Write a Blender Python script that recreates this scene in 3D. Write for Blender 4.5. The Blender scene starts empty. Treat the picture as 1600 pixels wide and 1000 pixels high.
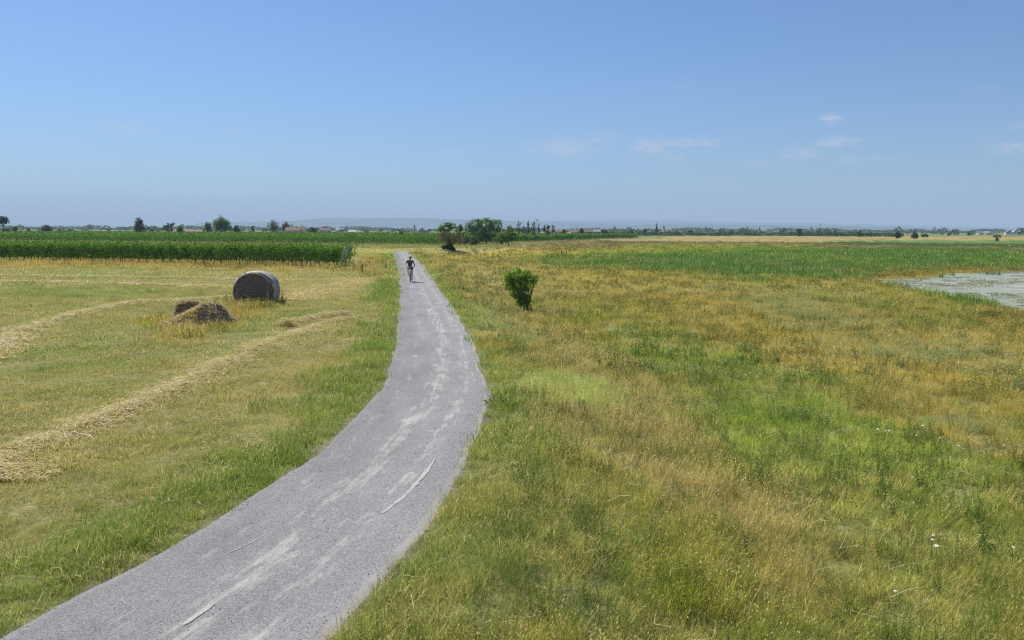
import bpy, math, random
import numpy as np
from mathutils import Vector, Matrix

# ------------------------------------------------------------------ camera, sky, sun, exposure
scn = bpy.context.scene
COL = scn.collection
CAM_H, FPX, PITCH, ROLL = 3.7, 1300.0, math.atan(140.7 / 1300.0), 0.0036
SUN_AZ, SUN_EL = math.radians(-42), math.radians(50)      # azimuth from +Y (negative: to the left)
SUN_STRENGTH, SKY_STRENGTH, EXPOSURE = 4.9, 0.092, 0.42
HAZE_DENSITY = 1.5e-4; HAZE_TOP = 215; HAZE_COLOR = (.64, .82, 1.0, 1)

fw = np.array([0, math.cos(PITCH), -math.sin(PITCH)])
u0 = np.array([0, math.sin(PITCH), math.cos(PITCH)]); r0 = np.array([1.0, 0, 0])
rt = r0 * math.cos(ROLL) + u0 * math.sin(ROLL)
up = -r0 * math.sin(ROLL) + u0 * math.cos(ROLL)
cd = bpy.data.cameras.new('camera'); cam = bpy.data.objects.new('camera', cd); COL.objects.link(cam)
cd.sensor_width = 36; cd.lens = 36 * FPX / 1600; cd.clip_start = 0.1; cd.clip_end = 60000
M = Matrix(((rt[0], up[0], -fw[0], 0), (rt[1], up[1], -fw[1], 0), (rt[2], up[2], -fw[2], CAM_H), (0, 0, 0, 1)))
cam.matrix_world = M
scn.camera = cam
scn.view_settings.view_transform = 'Standard'; scn.view_settings.look = 'None'
scn.view_settings.exposure = EXPOSURE; scn.view_settings.gamma = 1; scn.view_settings.use_curve_mapping = False
scn.render.engine = 'CYCLES'
scn.cycles.max_bounces = 6; scn.cycles.diffuse_bounces = 3; scn.cycles.transmission_bounces = 4
scn.cycles.transparent_max_bounces = 8; scn.cycles.volume_bounces = 0
scn.cycles.use_denoising = True; scn.cycles.denoising_prefilter = 'NONE'; scn.cycles.denoising_input_passes = 'RGB_ALBEDO_NORMAL'; scn.cycles.pixel_filter_type = 'BLACKMAN_HARRIS'; scn.cycles.filter_width = 1.2

def pixdir(px, py):
    return fw * FPX + rt * (px - 800.0) - up * (py - 500.0)

w = bpy.data.worlds.new('World'); scn.world = w; w.use_nodes = True
nt = w.node_tree; N = nt.nodes; L = nt.links; N.clear()
wo = N.new('ShaderNodeOutputWorld'); bg = N.new('ShaderNodeBackground'); bg.inputs['Strength'].default_value = SKY_STRENGTH
sky = N.new('ShaderNodeTexSky'); sky.sky_type = 'NISHITA'; sky.sun_disc = False
sky.sun_elevation = SUN_EL; sky.sun_rotation = SUN_AZ
sky.air_density = 1.0; sky.dust_density = 0.5; sky.ozone_density = 1.6; sky.altitude = 120
tc = N.new('ShaderNodeTexCoord'); sep = N.new('ShaderNodeSeparateXYZ'); L.new(tc.outputs['Generated'], sep.inputs[0])
def mth(op, a, b=None, c=None):
    n = N.new('ShaderNodeMath'); n.operation = op
    for i, v in enumerate((a, b, c)):
        if v is None: continue
        if isinstance(v, (int, float)): n.inputs[i].default_value = v
        else: L.new(v, n.inputs[i])
    return n.outputs[0]
az = mth('ARCTAN2', sep.outputs[0], sep.outputs[1]); el = mth('ARCSINE', sep.outputs[2])
cmb = N.new('ShaderNodeCombineXYZ'); L.new(mth('MULTIPLY', az, 26.0), cmb.inputs[0]); L.new(mth('MULTIPLY', el, 95.0), cmb.inputs[1])
ns = N.new('ShaderNodeTexNoise'); ns.inputs['Scale'].default_value = 2.6; ns.inputs['Detail'].default_value = 7
ns.inputs['Roughness'].default_value = 0.62; L.new(cmb.outputs[0], ns.inputs['Vector'])
rngw = random.Random(5)
blobs = [(885, 231, 60, 15, 1), (943, 217, 34, 9, .7), (1012, 231, 30, 14, 1.1), (1072, 224, 62, 8, 1), (1045, 246, 26, 8, .8), (1062, 263, 16, 5, .5),
         (1300, 186, 16, 9, 1.2), (1312, 222, 34, 9, 1.1), (1246, 240, 34, 11, .9), (1182, 257, 24, 8, .8), (1345, 248, 46, 8, .6),
         (1582, 231, 34, 10, .9), (1590, 196, 22, 6, .6), (1548, 211, 14, 9, .5), (1115, 289, 32, 5, .6), (984, 276, 20, 5, .4), (1066, 130, 20, 6, .5), (1535, 143, 24, 8, .35),
         (198, 201, 40, 10, .7), (361, 208, 14, 5, .6), (444, 232, 20, 6, .6), (707, 238, 14, 6, .6), (452, 290, 20, 5, .3)]
cb = []
for (px, py, ww, hh, k) in blobs:
    d = pixdir(px, py); d = d / np.linalg.norm(d)
    cb.append((math.atan2(d[0], d[1]), math.asin(d[2]), ww / FPX, hh / FPX, k))
for i in range(34):                                                   # the same sort of wisps all the way round
    a = rngw.uniform(0.75, 2 * math.pi - 0.75)
    if a > math.pi: a -= 2 * math.pi
    cb.append((a, rngw.uniform(.05, .17), rngw.uniform(.015, .05), rngw.uniform(.004, .011), rngw.uniform(.4, 1)))
acc = None
for (a, e, wa, we, k) in cb:
    dx = mth('MULTIPLY', mth('SUBTRACT', az, a), 1 / (wa * 1.35)); dy = mth('MULTIPLY', mth('SUBTRACT', el, e), 1 / (we * 1.35))
    q = mth('MULTIPLY_ADD', dx, dx, mth('MULTIPLY', dy, dy))
    g = mth('MULTIPLY', mth('MAXIMUM', mth('SUBTRACT', 1.0, q), 0.0), k)
    acc = g if acc is None else mth('MAXIMUM', acc, g)
nm = N.new('ShaderNodeMapRange'); nm.inputs['From Min'].default_value = 0.47; nm.inputs['From Max'].default_value = 0.72
L.new(mth('ADD', ns.outputs[0], mth('MULTIPLY', acc, 0.12)), nm.inputs['Value'])
cf = mth('MULTIPLY', mth('MULTIPLY', acc, nm.outputs[0]), 0.55)
mx = N.new('ShaderNodeMix'); mx.data_type = 'RGBA'; L.new(cf, mx.inputs[0]); mx.inputs[7].default_value = (5.6, 5.3, 6.1, 1)
SKYTINT = N.new('ShaderNodeMix'); SKYTINT.data_type = 'RGBA'; SKYTINT.blend_type = 'MULTIPLY'; SKYTINT.inputs[0].default_value = 1
SKYTINT.inputs[7].default_value = (.46, .64, .89, 1)
L.new(sky.outputs[0], SKYTINT.inputs[6]); L.new(SKYTINT.outputs[2], mx.inputs[6])
L.new(mx.outputs[2], bg.inputs['Color']); L.new(bg.outputs[0], wo.inputs[0])

sd_ = bpy.data.lights.new('sun', 'SUN'); sd_.energy = SUN_STRENGTH; sd_.angle = math.radians(0.5); sd_.color = (1.0, 0.97, 0.92)
sun = bpy.data.objects.new('sun', sd_); COL.objects.link(sun)
S = Vector((math.sin(SUN_AZ) * math.cos(SUN_EL), math.cos(SUN_AZ) * math.cos(SUN_EL), math.sin(SUN_EL)))
sun.rotation_euler = S.to_track_quat('Z', 'Y').to_euler(); sun.location = (-20, 20, 40)

# ------------------------------------------------------------------ numpy helpers
RS = np.random.RandomState
_tab = RS(11).rand(256, 256)
def vnoise(x, y):
    xi = np.floor(x).astype(int); yi = np.floor(y).astype(int); fx = x - xi; fy = y - yi
    fx = fx * fx * (3 - 2 * fx); fy = fy * fy * (3 - 2 * fy)
    a = _tab[xi & 255, yi & 255]; b = _tab[(xi + 1) & 255, yi & 255]; c = _tab[xi & 255, (yi + 1) & 255]; d = _tab[(xi + 1) & 255, (yi + 1) & 255]
    return (a * (1 - fx) + b * fx) * (1 - fy) + (c * (1 - fx) + d * fx) * fy
def fbm(x, y, s, o=4, seed=0):                                        # mean about 0, range about -1..1
    t = 0; am = 1; tot = 0
    x = x / s + seed * 17.31; y = y / s + seed * 9.77
    for i in range(o):
        t = t + am * (vnoise(x, y) * 2 - 1); tot += am; am *= .55; x, y = x * 1.93 + y * .5, y * 1.93 - x * .5
    return t / tot * 1.5
def sstep(a, b, v):
    t = np.clip((v - a) / (b - a), 0, 1); return t * t * (3 - 2 * t)

# ------------------------------------------------------------------ the path: edges measured on the flat ground
def onplane(px, py, z=0.0):
    d = pixdir(px, py); t = (CAM_H - z) / (-d[2]); return np.array([d[0] * t, d[1] * t])
LEFT = [(21, 1000), (36, 978), (119, 935), (194, 887), (288, 846), (342, 809), (400, 768), (465, 733), (526, 675), (564, 640), (581, 622), (598, 600), (606, 577), (617, 546), (621, 508), (625, 446), (623.5, 425), (619, 413), (614, 396), (626, 390.3)]
RIGHT = [(531, 1000), (573, 946), (616, 888), (648, 858), (670, 816), (692, 783), (717, 740), (731, 712), (746, 676), (758, 648), (766, 620), (762, 600), (755, 575), (746, 554), (734, 525), (718, 497), (707, 478), (688.6, 455), (676, 435), (668, 425), (661, 412), (651, 405), (641, 397.5), (640, 390.6)]
def resample(P, step):
    P = np.array(P); seg = np.r_[0, np.cumsum(np.linalg.norm(np.diff(P, axis=0), axis=1))]
    n = max(2, int(seg[-1] / step)); s = np.linspace(0, seg[-1], n)
    return np.c_[np.interp(s, seg, P[:, 0]), np.interp(s, seg, P[:, 1])]
Lw = resample([onplane(*p) for p in LEFT], .25); Rw = resample([onplane(*p) for p in RIGHT], .25)
ctr = []; hw = []
for p in Lw:
    q = Rw[np.argmin(np.linalg.norm(Rw - p, axis=1))]
    ctr.append((p + q) / 2); hw.append(np.linalg.norm(p - q) / 2)
ctr = np.array(ctr); hw = np.array(hw)
keep = ctr[:, 1] < 132; ctr = ctr[keep]; hw = hw[keep]
ctr = ctr[4:]; hw = hw[4:]
dnear = np.array([-.35, -1.0]); dnear /= np.linalg.norm(dnear)
pre = np.array([ctr[0] + dnear * k * .5 for k in range(60, 0, -1)])
post = np.array([(-19.2, 140), (-18.2, 147), (-14.5, 151.5), (-8, 156), (-2, 167), (1.5, 188), (4.5, 212), (12, 250), (34, 335), (60, 420), (95, 520)])
post = resample(np.vstack([ctr[-1], post]), 1.5)[1:]
C0 = np.vstack([pre, ctr, post]); H0 = np.r_[np.full(len(pre), hw[:6].mean()), hw, np.linspace(1.3, .8, len(post)) * np.where(np.arange(len(post)) > 8, .75, 1)]
def smooth(a, k):
    ker = np.hanning(k * 2 + 3)[1:-1]; ker /= ker.sum(); n = len(ker) // 2
    ap = np.pad(a, ((n, n),) + ((0, 0),) * (a.ndim - 1), mode='edge')
    if a.ndim == 1: return np.convolve(ap, ker, 'valid')
    return np.stack([np.convolve(ap[:, i], ker, 'valid') for i in range(a.shape[1])], 1)
C0 = smooth(C0, 5); H0 = smooth(H0, 6)
seg = np.r_[0, np.cumsum(np.linalg.norm(np.diff(C0, axis=0), axis=1))]
ss = np.concatenate([np.arange(0, 100, .35), np.arange(100, seg[-1], 1.5)])
PC = np.c_[np.interp(ss, seg, C0[:, 0]), np.interp(ss, seg, C0[:, 1])]; PH = np.clip(np.interp(ss, seg, H0), .6, 1.7)
Pd = PC[1:] - PC[:-1]; Pl = np.linalg.norm(Pd, axis=1); Pd = Pd / Pl[:, None]
def pathdist(x, y):
    """lateral distance to the centre line (positive to the right), half width there"""
    sh = np.shape(x); x = np.ravel(x).astype(float); y = np.ravel(y).astype(float)
    best = np.full(x.shape, 1e9); sgn = np.ones(x.shape); idx = np.zeros(x.shape, int)
    sub = PC[::3]
    for i in range(0, len(x), 20000):
        xs = x[i:i + 20000, None]; ys = y[i:i + 20000, None]
        j = np.argmin((xs - sub[None, :, 0]) ** 2 + (ys - sub[None, :, 1]) ** 2, axis=1) * 3
        b = np.full(len(j), 1e9); ix = j.copy(); sg = np.ones(len(j))
        for o in range(-4, 4):
            k = np.clip(j + o, 0, len(Pd) - 1)
            vx = xs[:, 0] - PC[k, 0]; vy = ys[:, 0] - PC[k, 1]
            t = np.clip(vx * Pd[k, 0] + vy * Pd[k, 1], 0, Pl[k])
            ex = vx - Pd[k, 0] * t; ey = vy - Pd[k, 1] * t; dd = np.hypot(ex, ey)
            m = dd < b; b[m] = dd[m]; ix[m] = k[m]; sg[m] = np.sign(Pd[k, 1] * vx - Pd[k, 0] * vy)[m]
        best[i:i + 20000] = b; sgn[i:i + 20000] = np.where(sg == 0, 1, sg); idx[i:i + 20000] = ix
    return (best * sgn).reshape(sh), PH[idx].reshape(sh)
def height(x, y, bumps=True):
    x = np.asarray(x, float); y = np.asarray(y, float)
    s, h = pathdist(x, y); dR = s - h; dL = -s - h
    near = 1 - sstep(250, 520, y)
    z = -0.95 * sstep(0.5, 5.2, dR) * near
    z = z - 0.14 * sstep(0.3, 2.5, dL)
    edge = np.maximum(dR, dL)
    z = z - .035 * (1 - sstep(0.3, 1.0, edge))
    if bumps:
        r = np.hypot(x, y); k = sstep(.2, 1.6, edge)
        z = z + k * (.035 * fbm(x, y, 1.3, 3, 1) + .09 * fbm(x, y, 11, 3, 2) * sstep(1, 8, edge) * (1 - sstep(900, 2000, r)))
    return z
def at(px, py):
    """ground point seen at this place of the photograph"""
    z = 0.0
    for i in range(25):
        p = onplane(px, min(py, 999) if False else py, z); z = .5 * z + .5 * float(height(p[0], p[1], False))
    return p
def far(px, dist):
    d = pixdir(px, 359 + (px - 800) * .0036); return np.array([d[0] / d[1] * dist, dist])

# ------------------------------------------------------------------ zones of vegetation on the ground
Zs = []
def zone(name, pts, soft=.06):
    Zs.append((name, np.array([at(*p) for p in pts]), soft))
zone('gold', [(800, 418), (1000, 408), (1180, 436), (1340, 442), (1620, 500), (1620, 760), (1440, 690), (1320, 615), (1110, 545), (960, 520), (850, 470), (780, 440), (640, 395)], .03)
zone('palegold', [(645, 391), (700, 394), (860, 440), (840, 500), (960, 590), (1080, 700), (1175, 820), (1130, 850), (1030, 780), (900, 720), (830, 660), (830, 560), (740, 470)], .05)
zone('toe', [(905, 500), (1010, 535), (1130, 545), (1320, 615), (1440, 690), (1640, 770), (1640, 1010), (1180, 1010), (1200, 860), (1090, 700), (960, 580)], .05)
zone('meadow', [(1060, 640), (1300, 605), (1440, 690), (1500, 720), (1420, 790), (1250, 760), (1120, 720)], .05)
zone('palegold', [(1110, 760), (1230, 780), (1260, 830), (1200, 930), (1140, 900), (1110, 830)], .06)
zone('toe', [(1440, 740), (1640, 780), (1640, 860), (1540, 850), (1470, 800)], .07)
zone('verge', [(520, 1015), (630, 870), (745, 690), (772, 620), (752, 540), (700, 462), (670, 420), (690, 425), (745, 470), (800, 545), (835, 600), (830, 670), (880, 760), (960, 830), (1010, 900), (1060, 1015)], .04)
zone('grey', [(716, 482), (760, 478), (810, 500), (800, 530), (748, 528), (730, 505)], .03)
zone('fluffy', [(790, 596), (850, 590), (950, 602), (955, 636), (870, 642), (800, 620)], .02)
zone('grey', [(1150, 462), (1260, 455), (1340, 470), (1330, 500), (1260, 512), (1190, 490)], .04)
zone('grey', [(1330, 520), (1420, 520), (1510, 550), (1480, 572), (1380, 560)], .05)
zone('grey', [(1550, 560), (1640, 555), (1640, 620), (1570, 612)], .05)
zone('grey', [(1560, 676), (1640, 676), (1640, 722), (1570, 716)], .05)
zone('olive', [(850, 470), (1000, 485), (1010, 510), (930, 505), (860, 490)], .05)
zone('olive', [(1300, 470), (1450, 462), (1560, 480), (1570, 512), (1440, 506), (1330, 500)], .04)
zone('reed', [(830, 411), (900, 404), (1000, 399), (1060, 392), (1250, 389), (1700, 393), (1700, 420), (1430, 420), (1340, 427), (1320, 435), (1230, 438), (1110, 434), (1040, 424), (960, 415), (850, 414)], .022)
zone('olive', [(1080, 437), (1330, 437), (1330, 444), (1100, 443)], .03)
zone('olive', [(1180, 404), (1330, 402), (1420, 406), (1260, 409)], .02)
zone('olive', [(860, 407), (1000, 403), (1010, 406), (880, 412)], .01)
zone('olive', [(1000, 382), (1260, 384), (1250, 390), (1000, 398), (850, 402), (900, 395)], .02)
zone('brownwet', [(1290, 438), (1350, 425), (1450, 421), (1700, 420), (1700, 428), (1480, 430), (1440, 437), (1360, 441)], .012)
zone('reeddark', [(1280, 379), (1350, 375.5), (1700, 375), (1700, 388), (1440, 385), (1300, 383)], .01)
zone('reed', [(1462, 463), (1540, 470), (1565, 480), (1548, 484), (1500, 476)], .008)
zone('brownwet', [(1480, 502), (1700, 496), (1700, 520), (1560, 520)], .03)
zone('pink', [(640, 386), (900, 377), (1000, 374), (1300, 371), (1700, 373), (1700, 374.5), (1300, 375), (1100, 381), (900, 388), (700, 398)], .01)
# left side
zone('longdry', [(-100, 409.5), (300, 412), (545, 419), (600, 400), (613, 400), (620, 440), (560, 424), (300, 421), (-100, 418)], .01)
zone('straw', [(450, 445), (560, 440), (570, 452), (500, 470), (430, 462)], .03)
zone('greenfield', [(-60, 560), (60, 540), (280, 505), (420, 500), (380, 545), (200, 610), (60, 660), (-60, 690)], .06)
zone('greenfield', [(-60, 425), (200, 424), (330, 430), (240, 460), (100, 480), (-60, 500)], .04)
zone('greenfield', [(220, 500), (260, 515), (380, 510), (470, 480), (560, 470), (500, 490), (330, 545), (230, 540)], .04)
zone('longdry', [(225, 498), (262, 508), (350, 508), (365, 470), (440, 472), (430, 480), (372, 500), (352, 522), (300, 535), (240, 525)], .02)
COLS = {  # base colours (linear)
    'mown': (.35, .34, .11), 'gold': (.48, .375, .090), 'palegold': (.46, .385, .16), 'toe': (.28, .34, .065), 'meadow': (.33, .42, .075),
    'verge': (.22, .29, .06), 'grey': (.33, .37, .17), 'fluffy': (.48, .54, .19), 'olive': (.33, .35, .055), 'reed': (.13, .235, .05),
    'brownwet': (.30, .22, .035), 'reeddark': (.10, .17, .05), 'pink': (.29, .225, .11), 'longdry': (.44, .33, .09), 'straw': (.55, .42, .18),
    'greenfield': (.26, .32, .075), 'verge_l': (.20, .28, .05), 'field': (.16, .18, .06)}
NAMES = list(COLS); CARR = np.array([COLS[n] for n in NAMES]) * np.array([1.03, 1.04, .84])
def inside(poly, x, y):
    c = np.zeros(x.shape, bool); n = len(poly)
    for i in range(n):
        x1, y1 = poly[i]; x2, y2 = poly[(i + 1) % n]
        if y1 == y2: continue
        c ^= ((y1 > y) != (y2 > y)) & (x < (x2 - x1) * (y - y1) / (y2 - y1) + x1)
    return c
_vr = np.array([1.0, -.29]) / np.hypot(1, .29)                         # direction of the vineyard rows
def classify(x, y, rs, jit=1.0):
    """zone index of each ground point, zone borders frayed by noise"""
    x = np.asarray(x, float); y = np.asarray(y, float); r = np.hypot(x, y)
    s, h = pathdist(x, y)
    k = np.full(x.shape, NAMES.index('mown')); right = s > 0
    k[right] = NAMES.index('gold'); k[right & (y < 22)] = NAMES.index('olive'); k[right & (y > 190)] = NAMES.index('pink')
    k[(y > 640) | ((y > 420) & (x < .18 * y)) | ((~right) & (y > 170))] = NAMES.index('field')
    wx = fbm(x, y, 1.0, 3, 3); wy = fbm(x, y, 1.0, 3, 4); wx2 = fbm(x, y, 5, 3, 5); wy2 = fbm(x, y, 5, 3, 6)
    for name, poly, soft in Zs:
        lo = poly.min(0) - 8; hi = poly.max(0) + 8
        m = (x > lo[0]) & (x < hi[0]) & (y > lo[1]) & (y < hi[1])
        if not m.any(): continue
        xm, ym, rm = x[m], y[m], r[m]
        am = soft * rm * 1.1; gx = rs.normal(size=xm.shape); gy = rs.normal(size=xm.shape)
        far_ = np.clip(rm / 30, .4, 3)
        px_ = xm + am * (.8 * wx[m] + .9 * wx2[m] + .55 * jit * gx); py_ = ym + am * (1.4 * wy[m] + 1.6 * wy2[m] + .9 * jit * gy) * far_
        ins = inside(poly, px_, py_) & ((s[m] > 0) == (poly[:, 0].mean() > -1e9)) if False else inside(poly, px_, py_)
        if name in ('greenfield', 'longdry', 'straw'): ins &= s[m] < 0
        else: ins &= s[m] > 0
        ki = k[m]; ki[ins] = NAMES.index(name); k[m] = ki
    lv = (~right) & (-s - h < 1.1 + .9 * wx2 + .5 * wx + .35 * jit * rs.normal(size=x.shape) + .5 * (y < 22)) & (y < 125)
    k[lv] = NAMES.index('verge_l')
    rv = right & (s - h < .75 + .5 * wx2 + .45 * wx + .3 * jit * rs.normal(size=x.shape)) & (y < 140)
    k[rv] = NAMES.index('verge')
    return k, s, h, right
def gcolour(x, y, rs, jit=1.0):
    k, s, h, right = classify(x, y, rs, jit)
    c = CARR[k].copy()
    n1 = fbm(x, y, .5, 4, 7); n2 = fbm(x, y, 3.5, 4, 8); n3 = fbm(x, y, 16, 3, 9); n4 = fbm(x, y, 1.1, 4, 15)
    # drier and greener patches inside every zone
    g = np.clip(n2 * .5 + n3 * .3 + n1 * .3 + n4 * .35, -1, 1)[..., None]
    dry = np.array([.50, .40, .10]); grn = np.array([.19, .29, .04])
    amt = np.where(right, .52, .5)[..., None] * np.where(np.isin(k, [NAMES.index('reed'), NAMES.index('reeddark'), NAMES.index('field'), NAMES.index('fluffy')]), .42, 1)[..., None]
    c = c * (1 - np.clip(g, 0, 1) * amt) + dry * np.clip(g, 0, 1) * amt
    c = c * (1 - np.clip(-g, 0, 1) * amt) + grn * np.clip(-g, 0, 1) * amt
    # mowing lines on the left field, parallel to the windrows / vineyard
    m = (k == NAMES.index('mown')) | (k == NAMES.index('greenfield'))
    a = x * .29 + y * 1.0
    st = fbm(a * 1.0, x * .03, .9, 3, 10)
    t = (np.clip(st - .1, 0, 1) * 1.1 * m * sstep(30, 55, y))[..., None]
    c = c * (1 - t) + np.array([.5, .38, .17]) * t
    b2 = x * .83 + y * .0; v2 = (x * (-.55) + y * .83)
    st2 = fbm((y * .62 + x * .78) * .0 + (x * .80 - y * .60) * 1.0, (x * .6 + y * .8) * .1, .8, 3, 12)
    t = (np.clip(st2, 0, 1) * .6 * m * (1 - sstep(30, 50, y)))[..., None]
    c = c * (1 - t) + np.array([.47, .37, .16]) * t
    c = c * (1 + .16 * n1 + .10 * rs.normal(size=x.shape) * jit)[..., None]
    return np.clip(c, .01, .8), k, s, h

# ------------------------------------------------------------------ mesh, object and material helpers
def mesh_np(name, V, F, mat=None, smooth_=False, attrs=None, parent=None, loc=None, link=True):
    """V (n,3); F (m,k) array or a list of such arrays"""
    me = bpy.data.meshes.new(name); V = np.asarray(V, np.float32)
    Fs = F if isinstance(F, list) else [F]; Fs = [np.asarray(f, np.int32) for f in Fs if len(f)]
    me.vertices.add(len(V)); me.vertices.foreach_set('co', V.ravel())
    if Fs:
        idx = np.concatenate([f.ravel() for f in Fs]); tot = np.concatenate([np.full(len(f), f.shape[1]) for f in Fs])
        me.loops.add(len(idx)); me.loops.foreach_set('vertex_index', idx.astype(np.int32))
        me.polygons.add(len(tot)); me.polygons.foreach_set('loop_start', np.r_[0, np.cumsum(tot)[:-1]].astype(np.int32))
        me.update(calc_edges=True)
        if smooth_: me.polygons.foreach_set('use_smooth', np.ones(len(tot), bool))
    for k, (ty, dom, arr) in (attrs or {}).items():
        a = me.attributes.new(k, ty, dom)
        key = {'FLOAT_COLOR': 'color', 'FLOAT_VECTOR': 'vector', 'FLOAT2': 'vector'}.get(ty, 'value')
        a.data.foreach_set(key, np.asarray(arr, np.int32 if ty == 'INT' else np.float32).ravel())
    if mat: me.materials.append(mat)
    me.validate() if False else None
    o = bpy.data.objects.new(name, me)
    if link: COL.objects.link(o)
    if parent: o.parent = parent
    if loc is not None: o.location = loc
    return o
def tag(o, label=None, cat=None, group=None, kind=None):
    if label: o['label'] = label
    if cat: o['category'] = cat
    if group: o['group'] = group
    if kind: o['kind'] = kind
    return o
def empty(name, loc, rz=0, label=None, cat=None, group=None):
    o = bpy.data.objects.new(name, None); COL.objects.link(o); o.location = loc; o.rotation_euler = (0, 0, rz); o.empty_display_size = .3
    return tag(o, label, cat, group)

def mat_new(name):
    m = bpy.data.materials.new(name); m.use_nodes = True; n = m.node_tree; n.nodes.clear()
    out = n.nodes.new('ShaderNodeOutputMaterial'); return m, n, out
def simple(name, col, rough=.8, var=.15, scale=8.0, bump=0.0, metal=0.0, col2=None, spec=.3):
    m, n, out = mat_new(name); b = n.nodes.new('ShaderNodeBsdfPrincipled'); n.links.new(b.outputs[0], out.inputs[0])
    b.inputs['Roughness'].default_value = rough; b.inputs['Metallic'].default_value = metal; b.inputs['Specular IOR Level'].default_value = spec
    t = n.nodes.new('ShaderNodeTexCoord'); no = n.nodes.new('ShaderNodeTexNoise'); no.inputs['Scale'].default_value = scale; no.inputs['Detail'].default_value = 6
    n.links.new(t.outputs['Object'], no.inputs['Vector'])
    r = n.nodes.new('ShaderNodeValToRGB'); c2 = col2 or tuple(c * (1 + var * 2) for c in col)
    r.color_ramp.elements[0].position = .3; r.color_ramp.elements[1].position = .7
    r.color_ramp.elements[0].color = tuple(c * (1 - var) for c in col) + (1,); r.color_ramp.elements[1].color = tuple(c2) + (1,)
    n.links.new(no.outputs[0], r.inputs[0]); n.links.new(r.outputs[0], b.inputs['Base Color'])
    if bump:
        bp = n.nodes.new('ShaderNodeBump'); bp.inputs['Strength'].default_value = 1; bp.inputs['Distance'].default_value = bump
        n.links.new(no.outputs[0], bp.inputs['Height']); n.links.new(bp.outputs[0], b.inputs['Normal'])
    return m
def leafmat(name, ca, cb_, trans=.35, rough=.6, spec=.25):
    """leaves: each leaf has its own tone between two colours, light comes through"""
    m, n, out = mat_new(name); a = n.nodes.new('ShaderNodeAttribute'); a.attribute_name = 'bl'
    sp = n.nodes.new('ShaderNodeSeparateColor'); n.links.new(a.outputs['Color'], sp.inputs[0])
    mx = n.nodes.new('ShaderNodeMix'); mx.data_type = 'RGBA'; mx.inputs[6].default_value = tuple(ca) + (1,); mx.inputs[7].default_value = tuple(cb_) + (1,)
    n.links.new(sp.outputs[0], mx.inputs[0])
    b = n.nodes.new('ShaderNodeBsdfPrincipled'); b.inputs['Roughness'].default_value = rough; b.inputs['Specular IOR Level'].default_value = spec
    n.links.new(mx.outputs[2], b.inputs['Base Color'])
    tr = n.nodes.new('ShaderNodeBsdfTranslucent'); hs = n.nodes.new('ShaderNodeMix'); hs.data_type = 'RGBA'; hs.blend_type = 'MULTIPLY'; hs.inputs[0].default_value = 1
    hs.inputs[7].default_value = (1.25, 1.35, .6, 1); n.links.new(mx.outputs[2], hs.inputs[6]); n.links.new(hs.outputs[2], tr.inputs[0])
    ms = n.nodes.new('ShaderNodeMixShader'); ms.inputs[0].default_value = trans; n.links.new(b.outputs[0], ms.inputs[1]); n.links.new(tr.outputs[0], ms.inputs[2])
    n.links.new(ms.outputs[0], out.inputs[0]); return m
def grassmat(name):
    """blade colour = colour of its tuft, some blades of the tuft are dead straw"""
    m, n, out = mat_new(name)
    a = n.nodes.new('ShaderNodeAttribute'); a.attribute_name = 'bl'
    c = n.nodes.new('ShaderNodeAttribute'); c.attribute_name = 'col'; c.attribute_type = 'INSTANCER'
    sp = n.nodes.new('ShaderNodeSeparateColor'); n.links.new(a.outputs['Color'], sp.inputs[0])
    lt = n.nodes.new('ShaderNodeMath'); lt.operation = 'LESS_THAN'; n.links.new(sp.outputs[2], lt.inputs[0]); n.links.new(c.outputs['Alpha'], lt.inputs[1])
    mx = n.nodes.new('ShaderNodeMix'); mx.data_type = 'RGBA'; n.links.new(lt.outputs[0], mx.inputs[0]); n.links.new(c.outputs['Color'], mx.inputs[6]); mx.inputs[7].default_value = (.62, .50, .19, 1)
    v = n.nodes.new('ShaderNodeMath'); v.operation = 'MULTIPLY_ADD'; n.links.new(sp.outputs[0], v.inputs[0]); v.inputs[1].default_value = .75; v.inputs[2].default_value = .78
    mu = n.nodes.new('ShaderNodeVectorMath'); mu.operation = 'SCALE'; n.links.new(mx.outputs[2], mu.inputs[0]); n.links.new(v.outputs[0], mu.inputs['Scale'])
    d = n.nodes.new('ShaderNodeBsdfPrincipled'); d.inputs['Roughness'].default_value = .65; d.inputs['Specular IOR Level'].default_value = .06
    n.links.new(mu.outputs[0], d.inputs['Base Color'])
    tr = n.nodes.new('ShaderNodeBsdfTranslucent'); n.links.new(mu.outputs[0], tr.inputs[0])
    ms = n.nodes.new('ShaderNodeMixShader'); ms.inputs[0].default_value = .38; n.links.new(d.outputs[0], ms.inputs[1]); n.links.new(tr.outputs[0], ms.inputs[2])
    n.links.new(ms.outputs[0], out.inputs[0]); return m

# ------------------------------------------------------------------ ground sheet (polar, finer in front)
rs = RS(3)
th = np.concatenate([np.radians(np.arange(-42, 42, .28)), np.radians(np.arange(42, 318, 3.0))])
rr = [.6]
while rr[-1] < 17000: rr.append(rr[-1] * (1.0175 if rr[-1] < 400 else 1.06) + (.02 if rr[-1] < 400 else 0))
rr = np.array(rr); T, R_ = np.meshgrid(th, rr, indexing='ij'); nT, nR = T.shape
gx = (R_ * np.sin(T)).ravel(); gy = (R_ * np.cos(T)).ravel()
gz = height(gx, gy)
gc, gk, gs, gh = gcolour(gx, gy, rs, .6)
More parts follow.
